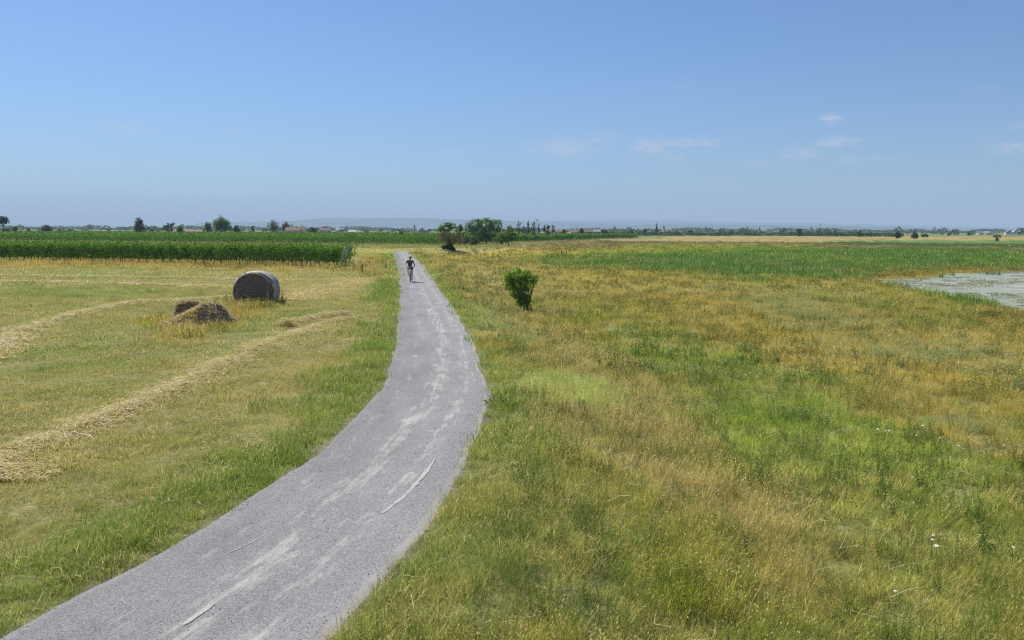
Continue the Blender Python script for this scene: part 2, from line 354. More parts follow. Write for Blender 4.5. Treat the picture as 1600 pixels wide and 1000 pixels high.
# bare dusty soil right beside the gravel
e = np.abs(gs) - gh; t = (1 - sstep(.0, .12, e + .12 * fbm(gx, gy, .4, 3, 13)))[:, None]
gc = gc * (1 - t) + np.array([.32, .28, .21]) * t
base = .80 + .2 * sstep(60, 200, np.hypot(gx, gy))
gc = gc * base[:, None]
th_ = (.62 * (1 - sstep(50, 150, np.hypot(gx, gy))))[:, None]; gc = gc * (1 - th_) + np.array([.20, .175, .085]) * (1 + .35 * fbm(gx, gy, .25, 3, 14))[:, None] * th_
i, j = np.meshgrid(np.arange(nT), np.arange(nR - 1), indexing='ij'); i = i.ravel(); j = j.ravel(); i2 = (i + 1) % nT
quads = np.stack([i * nR + j, i * nR + j + 1, i2 * nR + j + 1, i2 * nR + j], 1)
V = np.c_[gx, gy, gz]; V = np.vstack([V, [0, 0, float(height(0., 0.))]])
cap = np.stack([np.full(nT, len(V) - 1), np.arange(nT) * nR, ((np.arange(nT) + 1) % nT) * nR], 1)
m, n, out = mat_new('ground soil and turf')
a = n.nodes.new('ShaderNodeAttribute'); a.attribute_name = 'col'
geo = n.nodes.new('ShaderNodeNewGeometry')
no = n.nodes.new('ShaderNodeTexNoise'); no.inputs['Scale'].default_value = 9; no.inputs['Detail'].default_value = 9; no.inputs['Roughness'].default_value = .7; n.links.new(geo.outputs['Position'], no.inputs['Vector'])
mr = n.nodes.new('ShaderNodeMapRange'); mr.inputs['From Min'].default_value = .3; mr.inputs['From Max'].default_value = .7; mr.inputs['To Min'].default_value = .55; mr.inputs['To Max'].default_value = 1.35; n.links.new(no.outputs[0], mr.inputs['Value'])
vm = n.nodes.new('ShaderNodeVectorMath'); vm.operation = 'SCALE'; n.links.new(a.outputs['Color'], vm.inputs[0]); n.links.new(mr.outputs[0], vm.inputs['Scale'])
b = n.nodes.new('ShaderNodeBsdfPrincipled'); b.inputs['Roughness'].default_value = .95; b.inputs['Specular IOR Level'].default_value = .05; n.links.new(vm.outputs[0], b.inputs['Base Color'])
bp = n.nodes.new('ShaderNodeBump'); bp.inputs['Distance'].default_value = .05; n.links.new(no.outputs[0], bp.inputs['Height']); n.links.new(bp.outputs[0], b.inputs['Normal']); n.links.new(b.outputs[0], out.inputs[0])
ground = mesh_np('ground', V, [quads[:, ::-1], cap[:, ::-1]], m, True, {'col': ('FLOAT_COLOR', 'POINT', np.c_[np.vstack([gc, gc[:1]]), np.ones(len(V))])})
tag(ground, kind='structure')

# ------------------------------------------------------------------ gravel path
nt_ = 28; tt = np.linspace(-1, 1, nt_)
def path_uv(i, t):
    k = np.clip(np.searchsorted(ss, i), 1, len(PC) - 1); return k
nrm = np.r_[Pd, Pd[-1:]]; nrm = smooth(np.c_[nrm[:, 1], -nrm[:, 0]], 3); nrm /= np.linalg.norm(nrm, axis=1)[:, None]
ragL = .07 * fbm(ss, ss * 0 + 3, .9, 4, 21) + .06 * fbm(ss, ss * 0, 3.5, 2, 22); ragR = .09 * fbm(ss, ss * 0 + 8, .8, 4, 23) + .07 * fbm(ss, ss * 0, 3, 2, 24)
pv = []; puv = []; pcl = []
for k in range(nt_):
    off = np.where(tt[k] < 0, -(PH + .02 + ragL), PH + .04 + ragR) * abs(tt[k])
    xy = PC + nrm * off[:, None]
    crown = .025 * (1 - tt[k] ** 2) - .012 * (abs(abs(tt[k]) - .45) < .15)
    z = .012 + crown + .008 * fbm(xy[:, 0], xy[:, 1], .7, 3, 25)
    if k in (0, nt_ - 1): z = z * 0 - .10
    pv.append(np.c_[xy, z]); puv.append(np.c_[off, ss]); pcl.append(tt[k] * np.ones(len(ss)))
pv = np.stack(pv, 1).reshape(-1, 3); puv = np.stack(puv, 1).reshape(-1, 2); tcl = np.stack(pcl, 1).ravel(); n_ = len(ss)
# dust drifted along the wheel lines: shape of its own, kept as a mask on the path
u, v = puv[:, 0], puv[:, 1]
wob = .18 * fbm(v, v * 0, 7, 2, 31)
d1 = np.exp(-((u - (.12 + wob)) / .36) ** 2) * .9; d2 = np.exp(-((u + .62 - wob) / .18) ** 2) * .7; d3 = np.exp(-((u - .80 - wob) / .26) ** 2) * .75
edgeR = sstep(.80, 1.0, tcl) * 1.0; edgeL = sstep(.90, 1.0, -tcl) * .6
I, J = np.meshgrid(np.arange(n_ - 1), np.arange(nt_ - 1), indexing='ij'); I = I.ravel(); J = J.ravel()
pf = np.stack([I * nt_ + J, I * nt_ + J + 1, (I + 1) * nt_ + J + 1, (I + 1) * nt_ + J], 1)
m, n, out = mat_new('grey gravel with pale dust'); K = n.nodes.new; Lk = n.links.new
ua = K('ShaderNodeAttribute'); ua.attribute_name = 'along'; da = K('ShaderNodeAttribute'); da.attribute_name = 'dust'
sp = K('ShaderNodeSeparateColor'); Lk(da.outputs['Color'], sp.inputs[0])
mp = K('ShaderNodeMapping'); mp.inputs['Scale'].default_value = (2.6, .75, 1); Lk(ua.outputs['Vector'], mp.inputs[0])
n1 = K('ShaderNodeTexNoise'); n1.inputs['Scale'].default_value = 1.5; n1.inputs['Detail'].default_value = 10; n1.inputs['Roughness'].default_value = .78; Lk(mp.outputs[0], n1.inputs['Vector'])
mp2 = K('ShaderNodeMapping'); mp2.inputs['Scale'].default_value = (9, .5, 1); Lk(ua.outputs['Vector'], mp2.inputs[0])
n2 = K('ShaderNodeTexNoise'); n2.inputs['Scale'].default_value = 1.2; n2.inputs['Detail'].default_value = 5; Lk(mp2.outputs[0], n2.inputs['Vector'])
g1 = K('ShaderNodeTexNoise'); g1.inputs['Scale'].default_value = 75; g1.inputs['Detail'].default_value = 3; g1.inputs['Roughness'].default_value = .8; Lk(ua.outputs['Vector'], g1.inputs['Vector'])
vo = K('ShaderNodeTexVoronoi'); vo.inputs['Scale'].default_value = 62; Lk(ua.outputs['Vector'], vo.inputs['Vector'])
def pm(op, a, b_=None, c=None, clamp=False):
    q = K('ShaderNodeMath'); q.operation = op; q.use_clamp = clamp
    for ii, vv in enumerate((a, b_, c)):
        if vv is None: continue
        if isinstance(vv, (int, float)): q.inputs[ii].default_value = vv
        else: Lk(vv, q.inputs[ii])
    return q.outputs[0]
dm = pm('MULTIPLY', pm('ADD', pm('ADD', pm('MULTIPLY', sp.outputs[0], .36), pm('MULTIPLY', n1.outputs[0], 1.25)), pm('MULTIPLY_ADD', n2.outputs[0], .42, -1.09)), 6, clamp=True)
dm = pm('MULTIPLY', dm, pm('MULTIPLY_ADD', g1.outputs[0], 1.6, -.12, clamp=True))
dm = pm('MULTIPLY', dm, .60)
em = pm('MULTIPLY', pm('SUBTRACT', pm('ADD', sp.outputs[1], pm('MULTIPLY', n1.outputs[0], .9)), .75), 2.2, clamp=True)
cr = K('ShaderNodeValToRGB'); cr.color_ramp.elements[0].position = .14; cr.color_ramp.elements[0].color = (.058, .057, .057, 1); cr.color_ramp.elements[1].position = .86; cr.color_ramp.elements[1].color = (.455, .435, .415, 1)
gv = pm('ADD', pm('MULTIPLY', g1.outputs[0], .62), pm('MULTIPLY', vo.outputs['Color'], .34)); Lk(gv, cr.inputs[0])
x1 = K('ShaderNodeMix'); x1.data_type = 'RGBA'; Lk(dm, x1.inputs[0]); Lk(cr.outputs[0], x1.inputs[6]); x1.inputs[7].default_value = (.60, .56, .47, 1)
lowf = K('ShaderNodeTexNoise'); lowf.inputs['Scale'].default_value = .55; lowf.inputs['Detail'].default_value = 5; Lk(mp.outputs[0], lowf.inputs['Vector'])
x2 = K('ShaderNodeMix'); x2.data_type = 'RGBA'; Lk(pm('MULTIPLY', em, .75), x2.inputs[0]); Lk(x1.outputs[2], x2.inputs[6]); x2.inputs[7].default_value = (.56, .50, .41, 1)
b = K('ShaderNodeBsdfPrincipled'); b.inputs['Roughness'].default_value = .9; b.inputs['Specular IOR Level'].default_value = .12; vsc = K('ShaderNodeVectorMath'); vsc.operation = 'SCALE'; Lk(x2.outputs[2], vsc.inputs[0]); Lk(pm('SUBTRACT', pm('MULTIPLY_ADD', lowf.outputs[0], .6, .76), pm('MULTIPLY', sp.outputs[2], .17)), vsc.inputs['Scale']); Lk(vsc.outputs[0], b.inputs['Base Color'])
bp = K('ShaderNodeBump'); bp.inputs['Distance'].default_value = .012; bp.inputs['Strength'].default_value = .8; Lk(gv, bp.inputs['Height']); Lk(bp.outputs[0], b.inputs['Normal']); Lk(b.outputs[0], out.inputs[0])
path = mesh_np('path', pv, pf, m, True, {'along': ('FLOAT_VECTOR', 'POINT', np.c_[puv, 0 * puv[:, 0]]),
      'dust': ('FLOAT_COLOR', 'POINT', np.c_[np.clip(d1 + d2 + d3, 0, 1.2), np.clip(edgeR + edgeL, 0, 1), np.clip(.5 - u * .5, 0, 1), u * 0 + 1])})
tag(path, kind='structure')
# pale scuffed tyre marks lying on the gravel
dustm = simple('pale dust', (.33, .315, .285), .95, .3, 50)
def tyre_mark(px, wd, seed):
    P = resample([onplane(*p, .03) for p in px], .08); P = smooth(P, 6); d = np.gradient(P, axis=0); d /= np.linalg.norm(d, axis=1)[:, None]; nn = np.c_[-d[:, 1], d[:, 0]]
    rs_ = RS(seed); k = len(P); t = np.linspace(0, 1, k); ww = wd * np.sin(np.pi * t) ** .5 * (1 + .5 * fbm(P[:, 0], P[:, 1], .15, 3, seed)) * .5 + .003
    A = P + nn * ww[:, None]; B = P - nn * ww[:, None]; sl_, hl_ = pathdist(P[:, 0], P[:, 1]); q_ = np.clip(sl_ / hl_, -1, 1); z = .012 + .025 * (1 - q_ ** 2) - .012 * (abs(abs(q_) - .45) < .15) + .008 * fbm(P[:, 0], P[:, 1], .7, 3, 25) + .006
    i = np.arange(k - 1); V = np.r_[np.c_[A, z], np.c_[B, z]]
    return mesh_np('tyre_mark', V, np.stack([i, i + 1, i + 1 + k, i + k], 1), dustm, parent=path)
tyre_mark([(681, 715), (668, 735), (650, 757), (625, 780), (590, 806)], .06, 1)
tyre_mark([(346, 938), (325, 950), (300, 965), (277, 987)], .05, 2)
tyre_mark([(420, 832), (390, 850), (345, 868)], .014, 4)

# ------------------------------------------------------------------ grass: tuft meshes and scattering
def blade_mesh(name, n, R, h, hv, w_, lean, curl, seed, mat, flat=0.0, head=0.0):
    rs = RS(seed); r = R * np.sqrt(rs.rand(n)); a = rs.rand(n) * 6.283
    bx = r * np.cos(a); by = r * np.sin(a); az_ = rs.rand(n) * 6.283
    H = h * (1 + hv * rs.normal(size=n)).clip(.35, 2); le = np.abs(rs.normal(size=n)) * lean + flat
    dx = np.cos(az_); dy = np.sin(az_); sx = -dy; sy = dx
    pts = []
    ang = le; px = bx.copy(); py = by.copy(); pz = np.zeros(n) - .01
    levels = [(0, 1.0), (.45, .85), (.8, .55), (1, .06)]; prev = 0; tx = rs.rand(n) * 1.2
    for t_, wf in levels:
        dl = (t_ - prev) * H; px = px + dx * np.sin(ang) * dl; py = py + dy * np.sin(ang) * dl; pz = pz + np.cos(ang) * dl; prev = t_
        ang = np.minimum(ang + curl * (.3 + rs.rand(n)), 2.2)
        pts.append((px - sx * w_ * wf / 2, py - sy * w_ * wf / 2, np.maximum(pz, .004) if flat else pz)); pts.append((px + sx * w_ * wf / 2, py + sy * w_ * wf / 2, np.maximum(pz, .004) if flat else pz))
    P = np.stack([np.stack(p, 1) for p in pts], 1)   # n,8,3
    V = P.reshape(-1, 3); o = np.arange(n)[:, None] * 8
    F = np.vstack([o + np.array([0, 1, 3, 2]), o + np.array([2, 3, 5, 4]), o + np.array([4, 5, 7, 6])])
    tint = np.repeat(rs.rand(n), 8); hf = np.tile([0, 0, .45, .45, .8, .8, 1, 1], n); st_ = np.repeat(rs.rand(n), 8)
    A = np.c_[tint, hf, st_, np.ones(len(V))]
    if head:                                           # small seed heads on some stalks
        k = rs.rand(n) < head; c = P[k][:, 6]; m_ = len(c); q = w_ * 1.6; ln = h * .16
        top = c + np.c_[dx[k] * ln * .6, dy[k] * ln * .6, np.full(m_, ln * .7)]; mid = (c + top) / 2
        X1 = mid + np.c_[sx[k] * q, sy[k] * q, 0 * q * sx[k]]; X2 = mid - np.c_[sx[k] * q, sy[k] * q, 0 * q * sx[k]]
        HV = np.stack([c, X1, top, X2], 1).reshape(-1, 3); base_ = len(V)
        F2 = base_ + np.arange(m_)[:, None] * 4 + np.arange(4)
        V = np.vstack([V, HV]); F = np.vstack([F, F2]); A = np.vstack([A, np.c_[np.repeat(rs.rand(m_), 4), np.ones(m_ * 4), np.zeros(m_ * 4), np.ones(m_ * 4)]])
    return mesh_np(name, V, F, mat, False, {'bl': ('FLOAT_COLOR', 'POINT', A)}, link=False)
def herb_mesh(name, stems, R, h, leaves, ls, seed, mat, flower=0.0, spread=.25):
    """branched weeds: thin stems carrying small leaves"""
    rs = RS(seed); V = []; F = []; A = []
    def quad(c, d1, d2, col):
        b_ = len(V); V.extend([c - d1 * .5, c + d2 * .5, c + d1 * .5, c - d2 * .5]); F.append([b_, b_ + 1, b_ + 2, b_ + 3]); A.extend([col] * 4)
    for s_ in range(stems):
        r = R * math.sqrt(rs.rand()); a = rs.rand() * 6.28; p = np.array([r * math.cos(a), r * math.sin(a), 0.]); la = rs.rand() * 6.28; ln = abs(rs.normal()) * spread
        d = np.array([math.cos(la) * ln, math.sin(la) * ln, 1.]); d /= np.linalg.norm(d); H = h * (.6 + .6 * rs.rand()); tint = rs.rand()
        wv = np.array([-math.sin(la), math.cos(la), 0]) * max(.0022, ls * .09); b_ = len(V)
        e_ = p + d * H; V.extend([p - wv, p + wv, e_ + wv * .4, e_ - wv * .4]); F.append([b_, b_ + 1, b_ + 2, b_ + 3]); A.extend([(tint, 0, .9, 1)] * 4)
        for q in range(leaves):
            t_ = .15 + .85 * rs.rand(); c = p + d * H * t_; az_ = rs.rand() * 6.28; o_ = np.array([math.cos(az_), math.sin(az_), .35 + .5 * rs.rand()]); o_ /= np.linalg.norm(o_)
            L_ = ls * (1.25 - .6 * t_) * (.6 + .7 * rs.rand()); sd = np.cross(o_, rs.normal(size=3)); sd /= np.linalg.norm(sd) + 1e-6
            quad(c + o_ * L_ * .7, o_ * L_, sd * L_ * .45, (np.clip(tint + rs.normal() * .2, 0, 1), t_, .25 + .75 * rs.rand() if rs.rand() > flower * (t_ > .6) else 0.0, 1))
    return mesh_np(name, np.array(V), np.array(F), mat, False, {'bl': ('FLOAT_COLOR', 'POINT', np.array(A))}, link=False)
GM = grassmat('grass blades')
def scatter(name, variants, X, Y, col, rz, sc, tilt=None, zoff=0.0, label=None, cat='grass', mat=None):
    n = len(X); Z = height(X, Y) + zoff; rs = RS(len(name) * 7 + n % 97)
    tl = rs.normal(size=(n, 2)) * .12 if tilt is None else tilt
    rot = np.c_[tl[:, 0], tl[:, 1], rz]; S_ = np.asarray(sc); S_ = np.c_[S_, S_, S_] if S_.ndim == 1 else S_
    o = mesh_np(name, np.c_[X, Y, Z], [], None, False, {'rot': ('FLOAT_VECTOR', 'POINT', rot), 'scl': ('FLOAT_VECTOR', 'POINT', S_),
        'col': ('FLOAT_COLOR', 'POINT', col), 'vi': ('INT', 'POINT', rs.randint(0, len(variants), n))})
    g = bpy.data.node_groups.new(name, 'GeometryNodeTree'); g.interface.new_socket('Geometry', in_out='INPUT', socket_type='NodeSocketGeometry'); g.interface.new_socket('Geometry', in_out='OUTPUT', socket_type='NodeSocketGeometry')
    A = g.nodes.new; lk = g.links.new; gi = A('NodeGroupInput'); go = A('NodeGroupOutput'); ip = A('GeometryNodeInstanceOnPoints'); jn = A('GeometryNodeJoinGeometry')
    for v_ in variants:
        oi = A('GeometryNodeObjectInfo'); oi.inputs[0].default_value = v_; oi.inputs['As Instance'].default_value = True; lk(oi.outputs['Geometry'], jn.inputs[0])
    def na(nm, ty):
        q = A('GeometryNodeInputNamedAttribute'); q.data_type = ty; q.inputs[0].default_value = nm; return q.outputs[0]
    lk(gi.outputs[0], ip.inputs['Points']); lk(jn.outputs[0], ip.inputs['Instance']); ip.inputs['Pick Instance'].default_value = True
    lk(na('vi', 'INT'), ip.inputs['Instance Index']); lk(na('rot', 'FLOAT_VECTOR'), ip.inputs['Rotation']); lk(na('scl', 'FLOAT_VECTOR'), ip.inputs['Scale'])
    lk(ip.outputs[0], go.inputs[0]); md = o.modifiers.new('scatter', 'NODES'); md.node_group = g
    return tag(o, label, cat, kind='stuff')
def sector(rs, r0_, r1, dens, margin=.055):
    """points spread evenly over the part of the land in view between two distances"""
    ha = math.atan(800 / FPX) + margin; area = ha * (r1 * r1 - r0_ * r0_); n = int(area * dens)
    r = np.sqrt(rs.rand(n) * (r1 * r1 - r0_ * r0_) + r0_ * r0_); a = (rs.rand(n) * 2 - 1) * ha
    return r * np.sin(a), r * np.cos(a)

# (distance from, to, patches per m2, patch radius, blade width factor)
LODS = [(6.4, 13, 48, .17, 1.0), (13, 27, 23, .24, 1.6), (27, 62, 7.5, .38, 3.2), (62, 135, 1.9, .75, 6.5), (135, 330, .42, 1.7, 13)]
SHORT = {'mown', 'greenfield', 'straw', 'field'}; TALL = {'gold', 'palegold', 'longdry', 'pink', 'brownwet', 'olive'}; LUSH = {'verge', 'verge_l', 'toe', 'meadow'}
HERB = {'grey', 'fluffy'}; REED = {'reed', 'reeddark'}
ids = lambda S_: [NAMES.index(q) for q in S_]
MUD_PX = [(1350, 438.5), (1388, 436.5), (1440, 435), (1468, 430), (1530, 426), (1760, 424), (1760, 508), (1600, 487), (1560, 480), (1540, 474), (1500, 470), (1472, 464), (1440, 458.5), (1398, 452), (1392, 444)]
MUD = np.array([at(*p) for p in MUD_PX])
def in_mud(x, y):
    return inside(MUD, x + .5 * fbm(x, y, 1.4, 3, 40), y + 1.4 * fbm(x, y, 2.2, 3, 41))
cnt = 0
VINE_A = [far(-60, 1)[0] * 93.6, 93.6]
for li, (ra, rb, dens, R, wf) in enumerate(LODS):
    rs = RS(100 + li); X, Y = sector(rs, ra, rb, dens, (.26, .15, .08, .055, .055)[li])
    c, k, s, h = gcolour(X, Y, rs, 1.0)
    e = np.abs(s) - h; r = np.hypot(X, Y)
    ok = (e > np.minimum(R * .55, .30) - .04 + .05 * rs.normal(size=len(X)) * (r < 40) + .14 * fbm(X, Y, .6, 3, 21)) & ~in_mud(X, Y)
    X, Y, c, k, e, r, s = X[ok], Y[ok], c[ok], k[ok], e[ok], r[ok], s[ok]
    lk_ = fbm(X, Y, 2.2, 3, 50)
    sets = {}
    short = np.isin(k, ids(SHORT)); tall = np.isin(k, ids(TALL)); lush = np.isin(k, ids(LUSH)); herb = np.isin(k, ids(HERB)); reed = np.isin(k, ids(REED))
    u_ = rs.rand(len(X))
    # tall dry stalks also stand in the lush parts and the other way round; low edge strip beside the gravel
    edge_ = e < .45 + .2 * lk_
    t2l = tall & ((u_ < .18) | edge_); l2t = lush & (u_ > .86) & (s > 0) & ~edge_
    tall2 = (tall & ~t2l) | l2t; lush2 = (lush & ~l2t) | t2l
    h2 = tall2 & (u_ > .88) & (lk_ < .1) | (lush2 & (s > 0) & (e > 1) & (u_ < .08 + .30 * (lk_ > .18)))
    tall2 &= ~h2; lush2 &= ~h2
    herb2 = herb & (u_ < .8); rest = herb & ~herb2; tall2 |= rest
    B = lambda nm, n_b, hh, hv, ww, le, cu, sd, **kw: [blade_mesh(nm, n_b, R * 1.15, hh, hv, ww * wf, le, cu, sd * 10 + q + li * 100, GM, **kw) for q in range(3)]
    nb = [95, 80, 70, 60, 60][li]
    kinds = [
        ('mown_grass', short, B('short_tuft', nb, .060 + .012 * li, .4, .0042, .55, .30, 1), .30, (.7, 1.25)),
        ('verge_grass', lush2, B('lush_tuft', nb, .115 + .015 * li, .4, .0046, .42, .38, 2), .12, (.7, 1.35)),
        ('dry_grass', tall2, B('dry_tuft', int(nb * .9), .20 + .02 * li, .32, .0036, .34, .20, 3, head=.22), .16, (.65, 1.25)),
        ('weeds', h2, [herb_mesh('weed_tuft', 12, R * 1.0, .31 + .02 * li, 14, .022 * (wf ** .8), 40 + q + li * 10, GM) for q in range(3)], .04, (.7, 1.3)),
        ('pale_herbs', herb2, [herb_mesh('herb_tuft', 18, R, .24, 14, .018 * (wf ** .8), 70 + q + li * 10, GM, .45, .5) for q in range(3)], .22, (.7, 1.2)),
        ('reeds', reed, B('reed_tuft', int(nb * 1.1), .34, .4, .006, .20, .12, 6), .08, (.7, 1.25)),
    ]
    for nm, mk, vs, straw, (s0, s1) in kinds:
        n_ = int(mk.sum())
        if n_ < 3: continue
        cc = c[mk].copy(); x_, y_ = X[mk], Y[mk]; kk = k[mk]
        if nm == 'weeds': cc = cc * .3 + np.array([.075, .12, .035]) * .7
        if nm == 'reeds': cc = cc * (.85 + .35 * rs.rand(n_))[:, None]
        al = np.clip(straw * (1 + 1.5 * fbm(x_, y_, 1.6, 3, 51)), 0.0, .6)
        if nm == 'verge_grass':
            al = al + .16 * (r[mk] < 14) * (s[mk] > 0) + .05 * (r[mk] < 16); sg = .72 + .28 * np.clip(e[mk] / .35, 0, 1); al = np.clip(al, 0, .5)
        else: sg = 1.0
        sc_ = (s0 + (s1 - s0) * rs.rand(n_)) * (1 + .28 * fbm(x_, y_, .9, 2, 52)) * sg
        if nm == 'dry_grass':
            sc_ = sc_ * np.where(np.isin(kk, ids({'gold', 'pink', 'brownwet'})), .85, 1.0)
        scatter(nm, vs, x_, y_, np.c_[cc, al], rs.rand(n_) * 6.28, sc_)
        cnt += n_

# loose stones on the gravel and spilled along its edges
rs = RS(44); ST_M = simple('gravel stones', (.30, .29, .28), .9, .2, 30, 0, 0, (.50, .47, .42)); stones = []
for q in range(4):
    a = rs.normal(size=(10, 3)); a /= np.linalg.norm(a, axis=1)[:, None]; a *= np.array([1, .8, .55]) * (.75 + .35 * rs.rand(10, 1))
    import bmesh
    bm = bmesh.new(); [bm.verts.new(v_) for v_ in a]; bmesh.ops.convex_hull(bm, input=bm.verts[:]); me = bpy.data.meshes.new('stone'); bm.to_mesh(me); bm.free(); me.materials.append(ST_M); stones.append(bpy.data.objects.new('stone', me))
X, Y = sector(rs, 6.5, 30, 420); s, h = pathdist(X, Y); e = np.abs(s) - h; pr = np.where(e < 0, .10 + .5 * np.exp(e / .25), .55 * np.exp(-np.abs(e) / .09)); ok = (e < .35) & (rs.rand(len(X)) < pr); X, Y, s, e = X[ok], Y[ok], s[ok], e[ok]
scatter('gravel_stones', stones, X, Y, np.ones((len(X), 4)), rs.rand(len(X)) * 6.28, .0035 + .009 * rs.rand(len(X)) ** 2.5, tilt=rs.rand(len(X), 2) * 3, zoff=.0, label='loose gravel stones on the path and along its edges', cat='gravel')
gso = bpy.data.objects['gravel_stones']; co = np.empty(len(X) * 3, np.float32); gso.data.vertices.foreach_get('co', co); co = co.reshape(-1, 3); co[:, 2] = np.where(e < -.02, .012 + .025 * (1 - np.clip(s / 1.35, -1, 1) ** 2) + .004, co[:, 2] + .03); gso.data.vertices.foreach_set('co', co.ravel())
print('grass patches', cnt, 'stones', len(X))

# ------------------------------------------------------------------ dried mud flat on the right
rs = RS(8)
x0, y0 = MUD.min(0) - 3; x1, y1 = MUD.max(0) + 6
gx_, gy_ = np.meshgrid(np.arange(x0, x1, .35), np.arange(y0, y1, .5), indexing='ij'); nx, ny = gx_.shape
ins = in_mud(gx_, gy_); f_ = ins[:-1, :-1] & ins[1:, :-1] & ins[1:, 1:] & ins[:-1, 1:]
I, J = np.nonzero(f_); q = np.stack([I * ny + J, (I + 1) * ny + J, (I + 1) * ny + J + 1, I * ny + J + 1], 1)
hz = height(gx_, gy_) + .04
m, n, out = mat_new('pale dried mud'); K = n.nodes.new; Lk = n.links.new
geo = K('ShaderNodeNewGeometry'); mp = K('ShaderNodeMapping'); mp.inputs['Scale'].default_value = (.16, .85, 1); mp.inputs['Rotation'].default_value = (0, 0, .25); Lk(geo.outputs['Position'], mp.inputs[0])
n1 = K('ShaderNodeTexNoise'); n1.inputs['Scale'].default_value = 1.3; n1.inputs['Detail'].default_value = 8; n1.inputs['Roughness'].default_value = .65; Lk(mp.outputs[0], n1.inputs['Vector'])
n2 = K('ShaderNodeTexNoise'); n2.inputs['Scale'].default_value = .09; n2.inputs['Detail'].default_value = 4; Lk(geo.outputs['Position'], n2.inputs['Vector'])
cr = K('ShaderNodeValToRGB'); e_ = cr.color_ramp.elements; e_[0].position = .38; e_[0].color = (.17, .185, .13, 1); e_[1].position = .58; e_[1].color = (.30, .32, .26, 1); z_ = e_.new(.72); z_.color = (.50, .50, .47, 1); Lk(n1.outputs[0], cr.inputs[0])
mx = K('ShaderNodeMix'); mx.data_type = 'RGBA'; r2 = K('ShaderNodeMapRange'); r2.inputs['From Min'].default_value = .42; r2.inputs['From Max'].default_value = .62; Lk(n2.outputs[0], r2.inputs['Value']); r3 = K('ShaderNodeMath'); r3.operation = 'MULTIPLY'; r3.inputs[1].default_value = .65; Lk(r2.outputs[0], r3.inputs[0]); Lk(r3.outputs[0], mx.inputs[0])
Lk(cr.outputs[0], mx.inputs[6]); mx.inputs[7].default_value = (.20, .24, .16, 1)
b = K('ShaderNodeBsdfPrincipled'); b.inputs['Roughness'].default_value = .8; Lk(mx.outputs[2], b.inputs['Base Color']); bp = K('ShaderNodeBump'); bp.inputs['Distance'].default_value = .05; Lk(n1.outputs[0], bp.inputs['Height']); Lk(bp.outputs[0], b.inputs['Normal']); Lk(b.outputs[0], out.inputs[0])
tag(mesh_np('mudflat', np.stack([gx_.ravel(), gy_.ravel(), hz.ravel()], 1), q, m, True), kind='structure')
# sparse grey-green weeds on the mud
X = x0 + (x1 - x0) * rs.rand(5200); Y = y0 + (y1 - y0) * rs.rand(5200); ok = in_mud(X, Y) & (fbm(X * .35, Y, 3, 3, 60) > .02) & (np.abs(X / Y) < .75); X, Y = X[ok], Y[ok]
hv_ = [herb_mesh('mud_weed_tuft', 14, .45, .09, 10, .06, 300 + i, GM, .4, .8) for i in range(3)]
cc = np.tile([.25, .28, .19, .3], (len(X), 1)); scatter('mud_weeds', hv_, X, Y, cc, rs.rand(len(X)) * 6.28, .6 + .8 * rs.rand(len(X)), zoff=.05)

# ------------------------------------------------------------------ hills far away
hm = simple('wooded hill', (.03, .055, .03), .95, .3, .0012)
def ridge(dist, depth, prof, seed):
    xs = np.arange(-60, 1661, 5.0); ytop = np.interp(xs, [p[0] for p in prof], [p[1] for p in prof])
    elev = (359.3 + (xs - 800) * .0036 - ytop) / FPX; hh = np.maximum(elev * dist + CAM_H, 0)
    hh = hh * (1 + .05 * fbm(xs, xs * 0, 60, 4, seed)) + 2 * fbm(xs, xs * 0, 11, 3, seed)
    azm = np.array([math.atan2(*(lambda d: (d[0], d[1]))(pixdir(x, 359))) for x in xs]); V = []
    rows = [(-.5, 0), (-.34, .18), (-.2, .5), (-.08, .82), (0, 1), (.2, .8), (.5, 0)]
    for t, f in rows:
        dd = dist + depth * t * (1 + .2 * fbm(xs, xs * 0 + t * 9, 90, 3, seed + 3)); V.append(np.c_[np.sin(azm) * dd, np.cos(azm) * dd, np.maximum(hh, 0) * f * (1 + .1 * fbm(xs, xs * 0 + 30 * t, 40, 3, seed + 5) * (0 < f < 1)) - (2 if f == 0 else 0)])
    V = np.concatenate(V); nn = len(xs); i, j = np.meshgrid(np.arange(len(rows) - 1), np.arange(nn - 1), indexing='ij'); i = i.ravel(); j = j.ravel()
    tag(mesh_np('hills', V, np.stack([i * nn + j, i * nn + j + 1, (i + 1) * nn + j + 1, (i + 1) * nn + j], 1), hm, True), kind='structure')
ridge(9500, 2200, [(-60, 357), (290, 357), (315, 347.6), (380, 347), (440, 347), (500, 342.5), (560, 340.5), (650, 341), (720, 343), (800, 345.5), (880, 346.5), (960, 350), (1010, 353), (1080, 357), (1700, 364)], 5)
ridge(8000, 1800, [(-60, 354.5), (60, 354.2), (150, 355), (260, 356), (400, 357.2), (880, 356), (950, 352.6), (1040, 350.8), (1130, 351), (1230, 352.4), (1330, 354.2), (1400, 356), (1500, 358), (1600, 358.5), (1660, 358.6)], 9)
ridge(13500, 2000, [(-60, 352), (120, 352), (250, 354), (600, 350), (760, 349), (900, 345.5), (960, 344.5), (1050, 344.5), (1150, 348), (1260, 349), (1400, 353), (1600, 357), (1660, 358)], 14)

